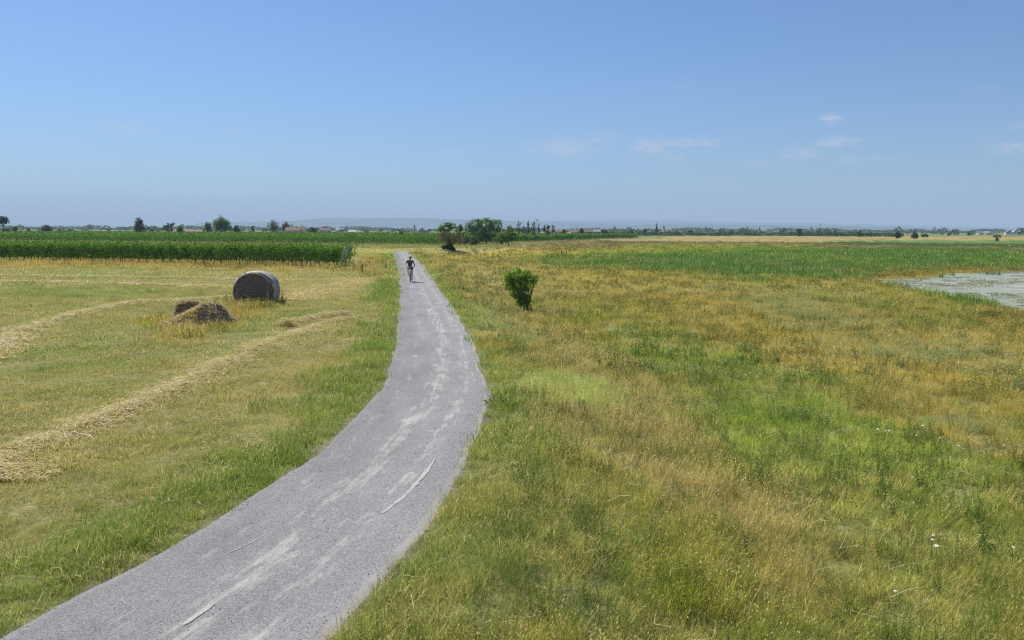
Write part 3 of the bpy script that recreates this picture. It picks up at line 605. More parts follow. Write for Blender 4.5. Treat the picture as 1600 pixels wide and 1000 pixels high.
# ------------------------------------------------------------------ foliage and wood
def leafquads(P, size, rs, drop=0.0, asp=.62):
    n_ = len(P); a = rs.normal(size=(n_, 3)); a[:, 2] = np.abs(a[:, 2]) * .7 - drop; a /= np.linalg.norm(a, axis=1)[:, None]
    b_ = np.cross(a, rs.normal(size=(n_, 3))); b_ /= np.linalg.norm(b_, axis=1)[:, None]
    s_ = (size * (.6 + .8 * rs.rand(n_)))[:, None]; c = P
    u_ = a * s_ * .5; v_ = b_ * s_ * asp * .5; nn = np.cross(a, b_) * s_ * .12
    V = np.stack([c - u_, c + v_ + nn, c + u_, c - v_ + nn], 1).reshape(-1, 3)
    F = np.arange(n_ * 4).reshape(-1, 4); t = np.repeat(rs.rand(n_), 4)
    return V, F, np.c_[t, t, t, np.ones(n_ * 4)]
def tube(P, R, k=7):
    P = np.asarray(P, float); R = np.asarray(R, float); n_ = len(P); d = np.gradient(P, axis=0); d /= np.linalg.norm(d, axis=1)[:, None] + 1e-9
    ref = np.array([0, 0, 1.]) if abs(d[0][2]) < .9 else np.array([1., 0, 0]); V = []
    for i in range(n_):
        a = np.cross(d[i], ref); a /= np.linalg.norm(a) + 1e-9; b_ = np.cross(d[i], a); t = np.arange(k) * 2 * np.pi / k
        V.append(P[i] + R[i] * (np.cos(t)[:, None] * a + np.sin(t)[:, None] * b_))
    V = np.concatenate(V); F = []
    for i in range(n_ - 1):
        for j in range(k): F.append([i * k + j, i * k + (j + 1) % k, (i + 1) * k + (j + 1) % k, (i + 1) * k + j])
    V = np.vstack([V, P[:1], P[-1:]]); a = len(V) - 2
    for j in range(k): F.append([a, (j + 1) % k, j, j]); F.append([a + 1, (n_ - 1) * k + j, (n_ - 1) * k + (j + 1) % k, (n_ - 1) * k + (j + 1) % k])
    return V, [tuple(dict.fromkeys(f)) for f in F]
def mesh_py(name, parts, mat, parent=None, smooth_=True, loc=None, link=True):
    V = []; F = []
    for v_, f_ in parts:
        o_ = len(V); V.extend(map(tuple, v_)); F.extend([tuple(i + o_ for i in f) for f in f_])
    me = bpy.data.meshes.new(name); me.from_pydata(V, [], F); me.update()
    if smooth_: me.polygons.foreach_set('use_smooth', np.ones(len(me.polygons), bool))
    if mat: me.materials.append(mat)
    o = bpy.data.objects.new(name, me)
    if link: COL.objects.link(o)
    if parent: o.parent = parent
    if loc is not None: o.location = loc
    return o
def box(cx, cy, cz, sx, sy, sz):
    v_ = [(cx + sx / 2 * a, cy + sy / 2 * b_, cz + sz / 2 * c) for a in (-1, 1) for b_ in (-1, 1) for c in (-1, 1)]
    return v_, [(0, 1, 3, 2), (4, 6, 7, 5), (0, 4, 5, 1), (2, 3, 7, 6), (0, 2, 6, 4), (1, 5, 7, 3)]
BARK = simple('bark', (.12, .09, .065), .95, .3, 6, .02); BARKG = simple('pale bark', (.22, .19, .15), .95, .3, 6, .02)
LM = {'green': leafmat('tree leaves green', (.06, .12, .02), (.16, .26, .05)), 'dark': leafmat('tree leaves dark', (.030, .060, .018), (.070, .115, .03)),
      'olive': leafmat('tree leaves olive', (.07, .09, .035), (.14, .15, .06)), 'bright': leafmat('tree leaves bright', (.13, .22, .035), (.36, .50, .11), .42, .7, .1),
      'brown': leafmat('dry brown leaves', (.13, .085, .05), (.24, .16, .09), .2), 'grey': leafmat('tree leaves greyish', (.07, .085, .05), (.13, .14, .085)),
      'vine': leafmat('vine leaves', (.045, .10, .016), (.22, .38, .055), .26, .75, .1), 'conifer': leafmat('cypress leaves', (.02, .04, .018), (.04, .065, .025), .15)}
def crown_points(rs, lobes, n, shell=.55):
    """points spread in clumps through several lobes (centre, radii)"""
    vol = np.array([l[1][0] * l[1][1] * l[1][2] for l in lobes]) ** .75; vol /= vol.sum(); P = []
    for l, f in zip(lobes, vol):
        k = max(3, int(n * f)); nc = max(3, k // 22); c = rs.normal(size=(nc, 3)); c /= np.linalg.norm(c, axis=1)[:, None]
        rad = (shell + (1 - shell) * rs.rand(nc)) * (1 + .14 * rs.normal(size=nc)); c = c * rad[:, None]
        i = rs.randint(0, nc, k); p = c[i] + rs.normal(size=(k, 3)) * .15; P.append(np.array(l[0]) + p * np.array(l[1]))
    return np.concatenate(P)
def tree(name, label, cat, px, dist, H, W, kind='round', leaf='green', n=900, ls=.22, seed=1, trunk=.25, group=None, base=None, bark=None, part=True):
    rs = RS(seed); g = far(px, dist) if base is None else base; z = float(height(g[0], g[1], False)) - .05
    r = empty(name, (g[0], g[1], z), 0, label, cat, group); T = trunk * H; lobes = []; limbs = []; tr = max(.035, H * .022)
    top = np.array([0, 0, T])
    if kind == 'round':
        for i in range(7):
            a = rs.rand() * 6.28; d_ = W * .26 * rs.rand(); zc = T + (H - T) * (.3 + .45 * rs.rand()); lobes.append(((d_ * math.cos(a), d_ * math.sin(a), zc), (W * .27, W * .27, (H - T) * .27)))
        lobes.append(((0, 0, T + (H - T) * .52), (W * .38, W * .38, (H - T) * .42)))
        lobes.append(((W * .22, 0, T + (H - T) * .32), (W * .28, W * .28, (H - T) * .3))); lobes.append(((-W * .22, 0, T + (H - T) * .34), (W * .28, W * .28, (H - T) * .3)))
    elif kind == 'umbrella':
        for i in range(6): a = rs.rand() * 6.28; d_ = W * .28 * rs.rand(); lobes.append(((d_ * math.cos(a), d_ * math.sin(a), T + (H - T) * (.45 + .2 * rs.rand())), (W * .26, W * .26, (H - T) * .36)))
    elif kind == 'column': lobes = [((0, 0, T + (H - T) * f), (W * .5 * k_, W * .5 * k_, (H - T) * .2)) for f, k_ in ((.1, .8), (.28, 1), (.46, .9), (.64, .7), (.8, .5), (.92, .28))]
    elif kind == 'sparse':
        for i in range(11): a = rs.rand() * 6.28; d_ = W * .4 * math.sqrt(rs.rand()); lobes.append(((d_ * math.cos(a), d_ * math.sin(a), T + (H - T) * (.15 + .75 * rs.rand())), (W * .13, W * .13, (H - T) * .13)))
    elif kind == 'bare':
        for i in range(9): a = rs.rand() * 6.28; d_ = W * .42 * rs.rand(); lobes.append(((d_ * math.cos(a), d_ * math.sin(a), T + (H - T) * (.1 + .85 * rs.rand() ** 1.3)), (W * .09, W * .09, (H - T) * .1)))
    ph = rs.rand() * 6; lean = .04 * H * rs.normal()
    tp = [(0, 0, -.1), (lean * .3, 0, T * .5), (lean, 0, T), (lean, 0, T + (H - T) * .5)]
    if kind == 'bare': tp.append((lean * .6, 0, H * .98))
    limbs.append(tube(tp, np.linspace(tr * 1.4, tr * .35, len(tp))))
    for (c, rad) in lobes:
        s_ = np.array([lean, 0, T * (.7 + .5 * rs.rand())]); mid = (s_ + np.array(c)) / 2 + rs.normal(size=3) * W * .03; limbs.append(tube([s_, mid, np.array(c) + np.array([0, 0, rad[2] * .5])], [tr * .6, tr * .4, tr * .15], 5))
    if kind == 'bare':
        for i in range(16): a = rs.rand() * 6.28; z0 = T + (H - T) * rs.rand() * .7; l_ = (H - z0) * .5 * rs.rand() + .5; limbs.append(tube([(lean * .8, 0, z0), (math.cos(a) * W * .2, math.sin(a) * W * .2, z0 + l_ * .5), (math.cos(a) * W * .28, math.sin(a) * W * .28, z0 + l_)], [tr * .35, tr * .25, tr * .1], 4))
    P = crown_points(rs, lobes, int(n * 2.6)); ls = ls * 1.3; P[:, 2] = np.maximum(P[:, 2], T * .45); V, F, A = leafquads(P, ls, rs)
    mesh_np('crown', V, F, LM[leaf], False, {'bl': ('FLOAT_COLOR', 'POINT', A)}, parent=r)
    mesh_py('trunk', limbs, bark or BARK, r)
    return r
def HT(ytop, px, dist): return CAM_H + (359.3 + (px - 800) * .0036 - ytop) / FPX * dist

# ------------------------------------------------------------------ vineyards
rs = RS(21); POST = simple('weathered trellis post', (.30, .28, .25), .9, .3, 12, .01); WIRE = simple('fence wire', (.25, .24, .23), .6, .1, 3, 0, .5)
VTR = simple('vine stem', (.09, .065, .045), .95, .3, 20, .01)
def vine_leaves(rs, L_, n_, ls, x0=0.0, w_=.36, zb=.55, zt=2.02):
    x = rs.rand(n_) * L_ + x0; t = rs.rand(n_) ** .85; z = zb + (zt - zb) * t + .10 * fbm(x, x * 0, .8, 3, 70) + .12 * np.abs(rs.normal(size=n_)) * (t > .9)
    sd = np.where(rs.rand(n_) < .5, -1, 1); wd = w_ * (.55 + .45 * np.sin(np.pi * np.clip(t * .9 + .1, 0, 1))) * (1 + .35 * fbm(x, z, .45, 3, 71))
    y = sd * wd * rs.rand(n_) ** .45
    V, F, A = leafquads(np.c_[x, y, z], ls, rs, .2, .85); return V, F, A
def post_mesh(h=2.0, t=.07): return [tube([(0, 0, -.25), (0, 0, h)], [t / 2, t / 2], 6)]
va = np.array([1.0, -.29]); va /= np.linalg.norm(va); vn = np.array([-va[1], va[0]]); vang = math.atan2(va[1], va[0])
end1 = at(541, 418.2)                                             # right end of the nearest row
protos = []
for q in range(5):
    V, F, A = vine_leaves(RS(500 + q), 1.15 if q else .85, 620, .14, -.57)
    lf = mesh_np('foliage', V, F, LM['vine'], False, {'bl': ('FLOAT_COLOR', 'POINT', A)}, link=False).data
    w1 = .04 * RS(q).normal(size=4)
    tk = mesh_py('trunk', [tube([(0, 0, -.1), (w1[0], w1[1], .3), (w1[2], w1[3], .62), (w1[2] + .05, 0, 1.0)], [.042, .034, .03, .02], 6), tube([(w1[2], w1[3], .6), (.3, 0, .78), (.55, 0, .8)], [.02, .015, .01], 5), tube([(w1[2], w1[3], .6), (-.3, 0, .78), (-.55, 0, .8)], [.02, .015, .01], 5)], VTR, link=False).data
    protos.append((lf, tk))
GAP = 2.35
wire_v = None
def vz(p): return float(height(p[0], p[1], False)) - .03
for i in range(62):                                               # nearest row: every vine by itself
    p = end1 - va * (i * 1.05 + .9); r = empty('grape_vine', (p[0], p[1], vz(p)), vang, 'leafy green grape vine with thin dark stem in the front row of the near vineyard', 'grape vine', 'vines in the front row')
    if i == 0: r['label'] = 'grape vine at the right end of the front vineyard row beside the slanted end post'; r['group'] = 'vines in the front row'
    lf, tk = protos[(i * 3 + i // 4) % 5]
    a = bpy.data.objects.new('foliage', lf); COL.objects.link(a); a.parent = r; a.scale = (1, (1 if i % 2 else -1) * (.85 + .4 * rs.rand()), .90 + .16 * rs.rand())
    a = bpy.data.objects.new('trunk', tk); COL.objects.link(a); a.parent = r; a.rotation_euler = (0, 0, 0 if i % 3 else 3.14)
def row_posts(o_parts, p0, L_, every, hh=2.0, t=.06):
    for k in np.arange(0, L_, every):
        q = -va * k; o_parts.append(tube([(q[0], q[1], -.2), (q[0], q[1], hh)], [t, t * .9], 5))
# posts of the front row: the slanted end post and the line posts
EP = simple('pale weathered end post', (.42, .40, .37), .9, .3, 10, .01)
pp = end1; r = empty('trellis_end_post', (pp[0], pp[1], vz(pp)), vang, 'pale slanted end post of the front vineyard row with vine shoots over it', 'post')
mesh_py('post', [tube([(-.75, 0, -.2), (-.1, 0, 2.15)], [.06, .05], 8)], EP, r); mesh_py('brace_post', [tube([(.05, 0, -.2), (.0, 0, 2.0)], [.055, .05], 8)], POST, r)
mesh_py('anchor_wire', [tube([(-.12, 0, 2.05), (1.15, 0, 0)], [.006, .006], 4)], WIRE, r)
pm_ = None
for i in range(1, 12):
    p = end1 - va * (i * 5.4 + .4); o = mesh_py('trellis_post', [tube([(0, 0, -.2), (.02, 0, 1.95)], [.045, .04], 6)], POST, loc=(p[0], p[1], vz(p))) if pm_ is None else bpy.data.objects.new('trellis_post', pm_)
    if pm_ is None: pm_ = o.data
    else: COL.objects.link(o); o.location = (p[0], p[1], vz(p))
    tag(o, 'thin weathered post standing among the vines of the front vineyard row', 'post', 'trellis posts of the front row')
o = mesh_py('trellis_wire', [tube([(0, 0, h_), (-va[0] * 64, -va[1] * 64, h_)], [.005, .005], 4) for h_ in (.75, 1.2, 1.7)], WIRE, loc=(end1[0], end1[1], vz(end1))); tag(o, 'thin wires strung along the front vineyard row', 'wire')
# the rows behind it
ordn = ['second', 'third', 'fourth', 'fifth', 'sixth', 'seventh', 'eighth']
for rI in range(1, 8):
    e1 = end1 + vn * GAP * rI - va * (.457 * GAP * rI + .25 * rs.normal()); L_ = 72 + rI * 2
    r = empty('vine_row', (e1[0], e1[1], vz(e1)), vang, f'{ordn[rI-1]} vine row from the front in the near vineyard', 'vine row', 'rows of the near vineyard')
    V, F, A = vine_leaves(RS(600 + rI), L_, int(L_ * (210 if rI < 2 else 110)), .15 if rI < 2 else .2, -L_)
    mesh_np('foliage', V, F, LM['vine'], False, {'bl': ('FLOAT_COLOR', 'POINT', A)}, parent=r)
    mesh_py('trunk', [tube([(-k, 0, -.1), (-k + .05 * rs.normal(), 0, .9)], [.035, .025], 5) for k in np.arange(.8, L_, 1.05)], VTR, r)['kind'] = 'stuff'
    mesh_py('post', [tube([(-.5, 0, -.2), (.0, 0, 2.2)], [.035, .03], 6)] , POST, r)
    for q in range(1): mesh_py('line_post', [tube([(-k, 0, -.2), (-k, 0, 2.1)], [.04, .04], 5) for k in np.arange(5.4, L_, 5.4)], POST, r)['kind'] = 'stuff'
# far vineyard: right ends of its rows run away along the path
eA = at(690, 383.3); eB = at(905, 375.6); ed = (eB - eA); eL = np.linalg.norm(ed); ed /= eL
step = GAP / abs(np.dot(ed, vn)); nrow = int(eL / step) + 44
VT2 = []; FT2 = []; AT2 = []; off_ = 0
for rI in range(nrow):
    e1 = eA + ed * step * rI
    if rI == 0: e1 = e1.copy()
    dist = e1[1]; L_ = (e1[0] + dist * .68) + 25; L_ = max(L_, 60) * 1.25
    dens, ls = (60, .26) if rI < 3 else ((26, .42) if rI < 14 else (10, .66))
    V, F, A = vine_leaves(RS(800 + rI), L_, int(L_ * dens), ls, -L_, .38, .45 if rI < 3 else .9, 2.05)
    if rI > 3:                                                    # the visible row ends keep their full height
        V2, F2, A2 = vine_leaves(RS(900 + rI), 14, 14 * 45, .3, -14, .38, .4, 2.05); V = np.vstack([V, V2]); F = np.vstack([F, F2 + len(A)]); A = np.vstack([A, A2])
    if rI < 12:
        r = empty('vine_row', (e1[0], e1[1], vz(e1)), vang, ('front row of the far vineyard, a long dark green band beyond the dry grass' if rI == 0 else f'{"second third fourth fifth sixth seventh eighth ninth tenth eleventh twelfth".split()[rI-1]} row from the front in the far vineyard'), 'vine row', 'rows of the far vineyard')
        mesh_np('foliage', V, F, LM['vine'], False, {'bl': ('FLOAT_COLOR', 'POINT', A)}, parent=r)
        if rI < 2: mesh_py('trunk', [tube([(-k, 0, -.1), (-k, 0, .9)], [.04, .03], 4) for k in np.arange(.8, L_, 1.2)], VTR, r)['kind'] = 'stuff'
        mesh_py('post', [tube([(-.4, 0, -.2), (.0, 0, 2.1)], [.04, .035], 5)], POST, r)
    else:
        W_ = np.c_[e1[0] + V[:, 0] * va[0] - V[:, 1] * va[1], e1[1] + V[:, 0] * va[1] + V[:, 1] * va[0], V[:, 2] + vz(e1)]
        VT2.append(W_); FT2.append(F + off_); AT2.append(A); off_ += len(W_)
o = mesh_np('vineyard', np.concatenate(VT2), np.concatenate(FT2), LM['vine'], False, {'bl': ('FLOAT_COLOR', 'POINT', np.concatenate(AT2))}); tag(o, 'far rows of the large vineyard merging into one green surface', 'vineyard', kind='stuff')
# thin dark line of vines beyond the wetland
for (pa, da, pb, db, lab) in [((900), 560, (1240), 600, 'thin dark green strip of vines on the horizon behind the pinkish dry field'), (1240, 600, 1412, 520, 'thin dark green strip of vines running to the two dark round trees')]:
    A0 = far(pa, da); B0 = far(pb, db); L_ = np.linalg.norm(B0 - A0); d = (B0 - A0) / L_; V, F, A = vine_leaves(RS(pa), L_, int(L_ * 30), .6, 0, .6, .2, 2.6)
    W_ = np.c_[V[:, 0] * d[0] - V[:, 1] * d[1], V[:, 0] * d[1] + V[:, 1] * d[0], V[:, 2]]
    V2 = W_ + np.array([0, 6, 0]); o = mesh_np('vineyard_strip', np.vstack([W_, V2]), np.vstack([F, F + len(W_)]), LM['dark'], False, {'bl': ('FLOAT_COLOR', 'POINT', np.vstack([A, A]))}, loc=(A0[0], A0[1], float(height(A0[0], A0[1], False)))); tag(o, lab, 'vines')

# ------------------------------------------------------------------ trees and shrubs
T_ = tree
T_('tree', 'dark flat-crowned tree with a bare trunk at the far left edge', 'tree', 5, 430, HT(336, 5, 430), 6.4, 'umbrella', 'dark', 900, .34, 1, .5)
T_('bush', 'low dark bush beneath the flat-crowned tree at the far left', 'bush', 9, 415, HT(353, 9, 415), 6.5, 'round', 'grey', 600, .34, 2, .08)
T_('small_tree', 'small round dark tree just right of the flat-crowned one', 'tree', 24, 450, HT(352, 24, 450), 3, 'round', 'dark', 400, .34, 3, .3)
T_('small_tree', 'tiny dark tree between the flat-crowned tree and the grey-green round one', 'tree', 44, 520, HT(355.5, 44, 520), 3.2, 'round', 'dark', 300, .36, 4, .2)
T_('round_tree', 'round grey-green tree standing alone above the left vineyard', 'tree', 73, 430, HT(350, 73, 430), 6.6, 'round', 'grey', 1100, .32, 5, .08)
T_('small_tree', 'small dark tree just right of the grey-green round one', 'tree', 92, 470, HT(357, 92, 470), 2.8, 'round', 'dark', 300, .34, 6, .1)
T_('small_tree', 'low brownish green tree left of the long distant tree line', 'tree', 110, 450, HT(356, 110, 450), 4.8, 'round', 'olive', 500, .32, 7, .15)
T_('tree', 'tall dense green tree standing alone above the vineyard', 'tree', 218, 420, HT(339.5, 218, 420), 6.8, 'round', 'dark', 1700, .32, 8, .04)
T_('bush', 'low dark bush at the right foot of the tall dense tree', 'bush', 236, 440, HT(357, 236, 440), 4.4, 'round', 'dark', 400, .34, 9, .05)
T_('tree', 'pale green open tree with visible branches left of the brown roof', 'tree', 263, 400, HT(347, 263, 400), 6.2, 'sparse', 'olive', 800, .32, 10, .28, bark=BARKG)
T_('tree', 'rounded green tree touching the brown low roof', 'tree', 281, 405, HT(350, 281, 405), 5, 'round', 'green', 800, .32, 11, .08)
T_('tree', 'smaller left one of two trees joined above the hay bale', 'tree', 325, 420, HT(346, 325, 420), 5.4, 'round', 'green', 900, .32, 12, .15)
T_('tree', 'larger broad right one of two trees joined above the hay bale', 'tree', 346, 415, HT(337.5, 346, 415), 9.8, 'round', 'green', 2200, .32, 13, .2)
T_('tree', 'small round dark tree right of the pair above the hay bale', 'tree', 369, 430, HT(351, 369, 430), 4.6, 'round', 'dark', 600, .33, 14, .1)
T_('tree', 'slim leaning little tree alone left of the bluish pair', 'tree', 395, 430, HT(351.5, 395, 430), 3, 'sparse', 'dark', 420, .33, 15, .3)
T_('tree', 'taller bluish green tree of the loose pair left of the red roof', 'tree', 427, 560, HT(341, 427, 560), 9, 'round', 'grey', 1100, .38, 16, .15)
T_('tree', 'right bluish green tree of the loose pair beside the red roof', 'tree', 446, 560, HT(344, 446, 560), 6, 'round', 'grey', 900, .38, 17, .15)
T_('tree', 'rounded dark tree right behind the red roofed house', 'tree', 488, 540, HT(354, 488, 540), 9, 'round', 'dark', 1000, .4, 18, .05)
T_('bush', 'small dark round bush standing in the far vineyard above the cyclist', 'bush', 627, 290, HT(358, 627, 290), 2.4, 'round', 'dark', 420, .25, 19, .05)
T_('tree', 'thin open tree behind and right of the brown shrub', 'tree', 718, 205, HT(346.5, 718, 205), 3.2, 'sparse', 'green', 900, .17, 20, .3)
# the shrub that is brown below and green on top
g = at(702, 391); r = empty('half_dry_shrub', (g[0], g[1], float(height(g[0], g[1], False)) - .05), 0, 'tall shrub with a dry brown middle and green top where the path bends', 'shrub'); rs = RS(77); H = 44 * g[1] / FPX
P = crown_points(rs, [((-.4, 0, H * .82), (1.5, 1.1, H * .14)), ((-1.3, 0, H * .74), (1.0, .9, H * .11)), ((.6, 0, H * .84), (.9, .8, H * .1)), ((-.2, 0, H * .92), (.8, .7, H * .08))], 2200); V, F, A = leafquads(P, .19, rs); mesh_np('green_crown', V, F, LM['green'], False, {'bl': ('FLOAT_COLOR', 'POINT', A)}, parent=r)
P = crown_points(rs, [((0, 0, H * .45), (2.3, 1.6, H * .24)), ((1.7, 0, H * .36), (2.0, 1.3, H * .2)), ((-1.1, 0, H * .5), (1.2, 1.2, H * .18))], 3200, .4); V, F, A = leafquads(P, .14, rs); mesh_np('dry_twigs', V, F, LM['brown'], False, {'bl': ('FLOAT_COLOR', 'POINT', A)}, parent=r)
P = crown_points(rs, [((.1, -.2, H * .12), (.9, .9, H * .14)), ((-.9, -.2, H * .12), (.8, .8, H * .1)), ((.5, -.2, H * .05), (.8, .8, H * .1))], 2200, .3); P[:, 2] = np.maximum(P[:, 2], 0.02); V, F, A = leafquads(P, .18, rs); mesh_np('dark_base', V, F, LM['dark'], False, {'bl': ('FLOAT_COLOR', 'POINT', A)}, parent=r)
mesh_py('stems', [tube([(.1, 0, -.1), (rs.normal() * .5, rs.normal() * .4, H * .35), (rs.normal() * 1.2, rs.normal() * .8, H * (.6 + .25 * rs.rand()))], [.05, .035, .012], 5) for _ in range(26)], BARK, r)
# broad walnut-like tree and the small tree with a trunk
g = at(760, 381.5)
T_('broad_tree', 'broad dense green tree with a wide round crown beyond the path bend', 'tree', 757, g[1], 0, 0) if False else None
def big_tree():
    rs = RS(31); H = HT(342, 757, g[1]) - vz(g); k = g[1] / FPX; r = empty('broad_tree', (g[0], g[1], vz(g)), 0, 'broad dense green tree with a wide rounded crown beyond the path bend', 'tree')
    lob = []
    for (px, py, rx, ry) in [(740, 352, 13, 9), (757, 350, 14, 9), (772, 352, 12, 9), (734, 360, 9, 8), (748, 362, 14, 9), (768, 363, 15, 9), (781, 360, 8, 7), (757, 345, 8, 4), (745, 347, 5, 4), (770, 347, 5, 4), (753, 372, 11, 6), (766, 372, 12, 5)]:
        lob.append((((px - 759) * k, rs.normal() * 1.2, (381.5 - py) * k), (rx * k, rx * k * .9, ry * k)))
    P = crown_points(rs, lob, 11000, .6); P[:, 2] = np.maximum(P[:, 2], .6); V, F, A = leafquads(P, .27, rs); mesh_np('crown', V, F, LM['green'], False, {'bl': ('FLOAT_COLOR', 'POINT', A)}, parent=r)
    mesh_py('trunk', [tube([(0, 0, -.2), (.05, 0, H * .25), (.1, 0, H * .4)], [.2, .17, .12], 8)] + [tube([(.05, 0, H * .25), ((0.05 + l[0][0]) / 2, l[0][1] / 2, l[0][2] * .75), l[0]], [.1, .07, .03], 5) for l in lob], BARK, r)
big_tree()
for (px, by, ty, wd, lab, n_, sd) in [(727, 384, 366, 14, 'low green bush between the brown shrub and the broad tree', 500, 1), (784, 383, 369, 20, 'low green bush in the shade between the broad tree and the little tree', 600, 2), (742, 384, 371, 16, 'low dark bush at the left foot of the broad tree', 500, 3)]:
    q = at(px, by); k = q[1] / FPX; T_('bush', lab, 'bush', px, q[1], (by - ty) * k, wd * k, 'round', 'green' if sd < 3 else 'dark', n_, .17, 40 + sd, .05, base=q)
q = at(795, 386); k = q[1] / FPX; rs = RS(33); r = empty('little_tree', (q[0], q[1], float(height(q[0], q[1], False)) - .05), 0, 'little tree with a short leaning trunk and its shadow on dry grass', 'tree')
P = crown_points(rs, [(((px - 795) * k, rs.normal() * .3, (386 - py) * k), (rx * k * 1.3, rx * k * 1.2, ry * k * 1.15)) for px, py, rx, ry in [(791, 367, 10, 6), (799, 361, 7, 6), (795, 356, 4, 4), (784, 372, 9, 5), (800, 371, 8, 5), (777, 374, 6, 3)]], 4500, .5); V, F, A = leafquads(P, .22, rs)
mesh_np('crown', V, F, LM['green'], False, {'bl': ('FLOAT_COLOR', 'POINT', A)}, parent=r)
mesh_py('trunk', [tube([(0, 0, -.1), (-.1, 0, .8), (-.35, 0, 1.7), (-.2, 0, 3)], [.13, .11, .08, .04], 7), tube([(-.15, 0, 1.0), (.5, 0, 1.6), (.6, 0, 2.6)], [.06, .05, .02], 5), tube([(-.3, 0, 1.5), (-1.2, 0, 2.0), (-1.6, 0, 2.2)], [.06, .05, .02], 5)], BARK, r)
for i, (px, ty, wd, lab) in enumerate([(811, 345, 8, 'leftmost of the nearly leafless poplars'), (826, 343, 7, 'nearly leafless poplar second from the left'), (835, 342, 9, 'nearly leafless poplar third from the left with a bare crown'), (842, 345, 6, 'rightmost nearly leafless poplar beside the open grey tree')]):
    T_('bare_poplar', lab, 'tree', px, 320, HT(ty, px, 320), wd * .3, 'bare', 'grey', 380, .2, 50 + i, .25, bark=BARKG)
T_('tree', 'open greyish tree right of the leafless poplars', 'tree', 857, 320, HT(348.5, 857, 320), 5.2, 'sparse', 'grey', 1000, .22, 55, .12)
T_('tree', 'leafy low tree growing between the leafless poplars', 'tree', 831, 325, HT(354, 831, 325), 6, 'sparse', 'green', 800, .22, 56, .05)
T_('tree', 'wide distant tree half hidden behind the leafless poplars', 'tree', 818, 520, HT(353.5, 818, 520), 12, 'round', 'grey', 900, .4, 57, .05)
for i, (px, ty, wd, di, kd, lf, lab) in enumerate([
    (882, 357, 10, 560, 'round', 'dark', 'small round tree right of the open grey tree near the roofs'), (901, 356, 4, 800, 'column', 'conifer', 'narrow dark conifer left of the distant red roofs'),
    (908, 356, 9, 500, 'round', 'dark', 'round dark tree in front of the distant red roofs'), (944, 356.5, 13, 560, 'round', 'dark', 'round dark tree just right of the distant grey roof'),
    (985, 360, 9, 640, 'round', 'dark', 'small round tree between the village and the cypress'), (1007, 358, 8, 640, 'round', 'grey', 'small bluish tree left of the tall cypress'),
    (1026, 349.5, 4.5, 700, 'column', 'conifer', 'tall narrow dark cypress on the horizon'), (1020, 359, 12, 690, 'round', 'green', 'low green tree at the foot of the cypress'),
    (1057, 360, 8, 650, 'round', 'grey', 'low round tree just right of the church spire'), (1079, 359.5, 13, 650, 'round', 'dark', 'low wide tree on the horizon right of the spire'),
    (1124, 361, 9, 620, 'round', 'dark', 'small round tree midway between the two spires'), (1142, 361, 8, 640, 'round', 'dark', 'small round tree left of the second spire'),
    (1249, 356.8, 15, 520, 'round', 'dark', 'squat dark tree standing alone at the end of the vine strip'), (1281, 361, 14, 620, 'round', 'grey', 'low greyish tree around the utility pole'),
    (1305, 361, 9, 620, 'column', 'dark', 'small pointed tree between the pole and the two dark round trees'), (1343, 360, 8, 430, 'sparse', 'olive', 'thin yellowish sapling left of the two dark round trees'),
    (1359, 363, 8, 600, 'round', 'dark', 'tiny tree immediately left of the two dark round trees'), (1403, 361, 15, 440, 'round', 'conifer', 'left one of the two dark round trees on the right horizon'),
    (1430, 362, 13, 430, 'round', 'conifer', 'right one of the two dark round trees on the right horizon'), (1446, 365.5, 12, 520, 'round', 'dark', 'low bush just right of the two dark round trees'),
    (1482, 364, 8, 560, 'sparse', 'dark', 'thin forked little tree on the right horizon'), (1514, 362, 5, 800, 'column', 'conifer', 'narrow tree left of the sheltered hide on the right horizon')]):
    k = di / FPX; T_('distant_tree', lab, 'tree', px, di, HT(ty, px, di) + (.9 if di < 330 else .3), wd * k, kd, lf, 500, .30 + di * .0002, 90 + i, .06 if kd != 'sparse' else .3)
# small trees of the far tree line, too many alike to tell apart
rs = RS(91); segs = [(0, 300, 'small bluish tree in the far tree line left of the brown low roof'), (300, 480, 'small bluish tree in the far line behind the joined pair of trees'), (490, 700, 'small bluish tree in the far line between the red roof and the brown shrub'), (860, 1010, 'small bluish tree in the far line around the distant village'), (1010, 1240, 'small bluish tree in the far line between the cypress and the squat dark tree'), (1260, 1600, 'small bluish tree in the far line on the right horizon')]
shared = []
for q in range(8):
    r_ = RS(700 + q); P = crown_points(r_, [((0, 0, 3.4), (3, 3, 3)), ((1.6, 0, 2.6), (2.2, 2.2, 2.2)), ((-1.7, 0, 2.4), (2.2, 2.2, 2.2))], 260, .5); P[:, 2] = np.maximum(P[:, 2], .1); V, F, A = leafquads(P, 1.0, r_)
    shared.append((mesh_np('crown', V, F, LM[('dark', 'green', 'grey', 'dark')[q % 4]], False, {'bl': ('FLOAT_COLOR', 'POINT', A)}, link=False).data, mesh_py('trunk', [tube([(0, 0, -.2), (0, 0, 4)], [.22, .1], 5)], BARK, link=False).data))
for a, b_, lab in segs:
    for i in range(int((b_ - a) / 8.5)):
        px = a + (b_ - a) * rs.rand(); di = rs.uniform(850, 1500); p = far(px, di); r = empty('distant_tree', (p[0], p[1], -.2), rs.rand() * 6.28, lab, 'tree', 'trees of the far tree line')
        s_ = rs.uniform(.65, 1.55) * di / 1100; r.scale = (s_ * rs.uniform(.8, 1.5), s_ * rs.uniform(.8, 1.5), s_ * rs.uniform(.6, 1.15)); c_, t_ = shared[rs.randint(8)]
        for nm, me in (('crown', c_), ('trunk', t_)): o = bpy.data.objects.new(nm, me); COL.objects.link(o); o.parent = r
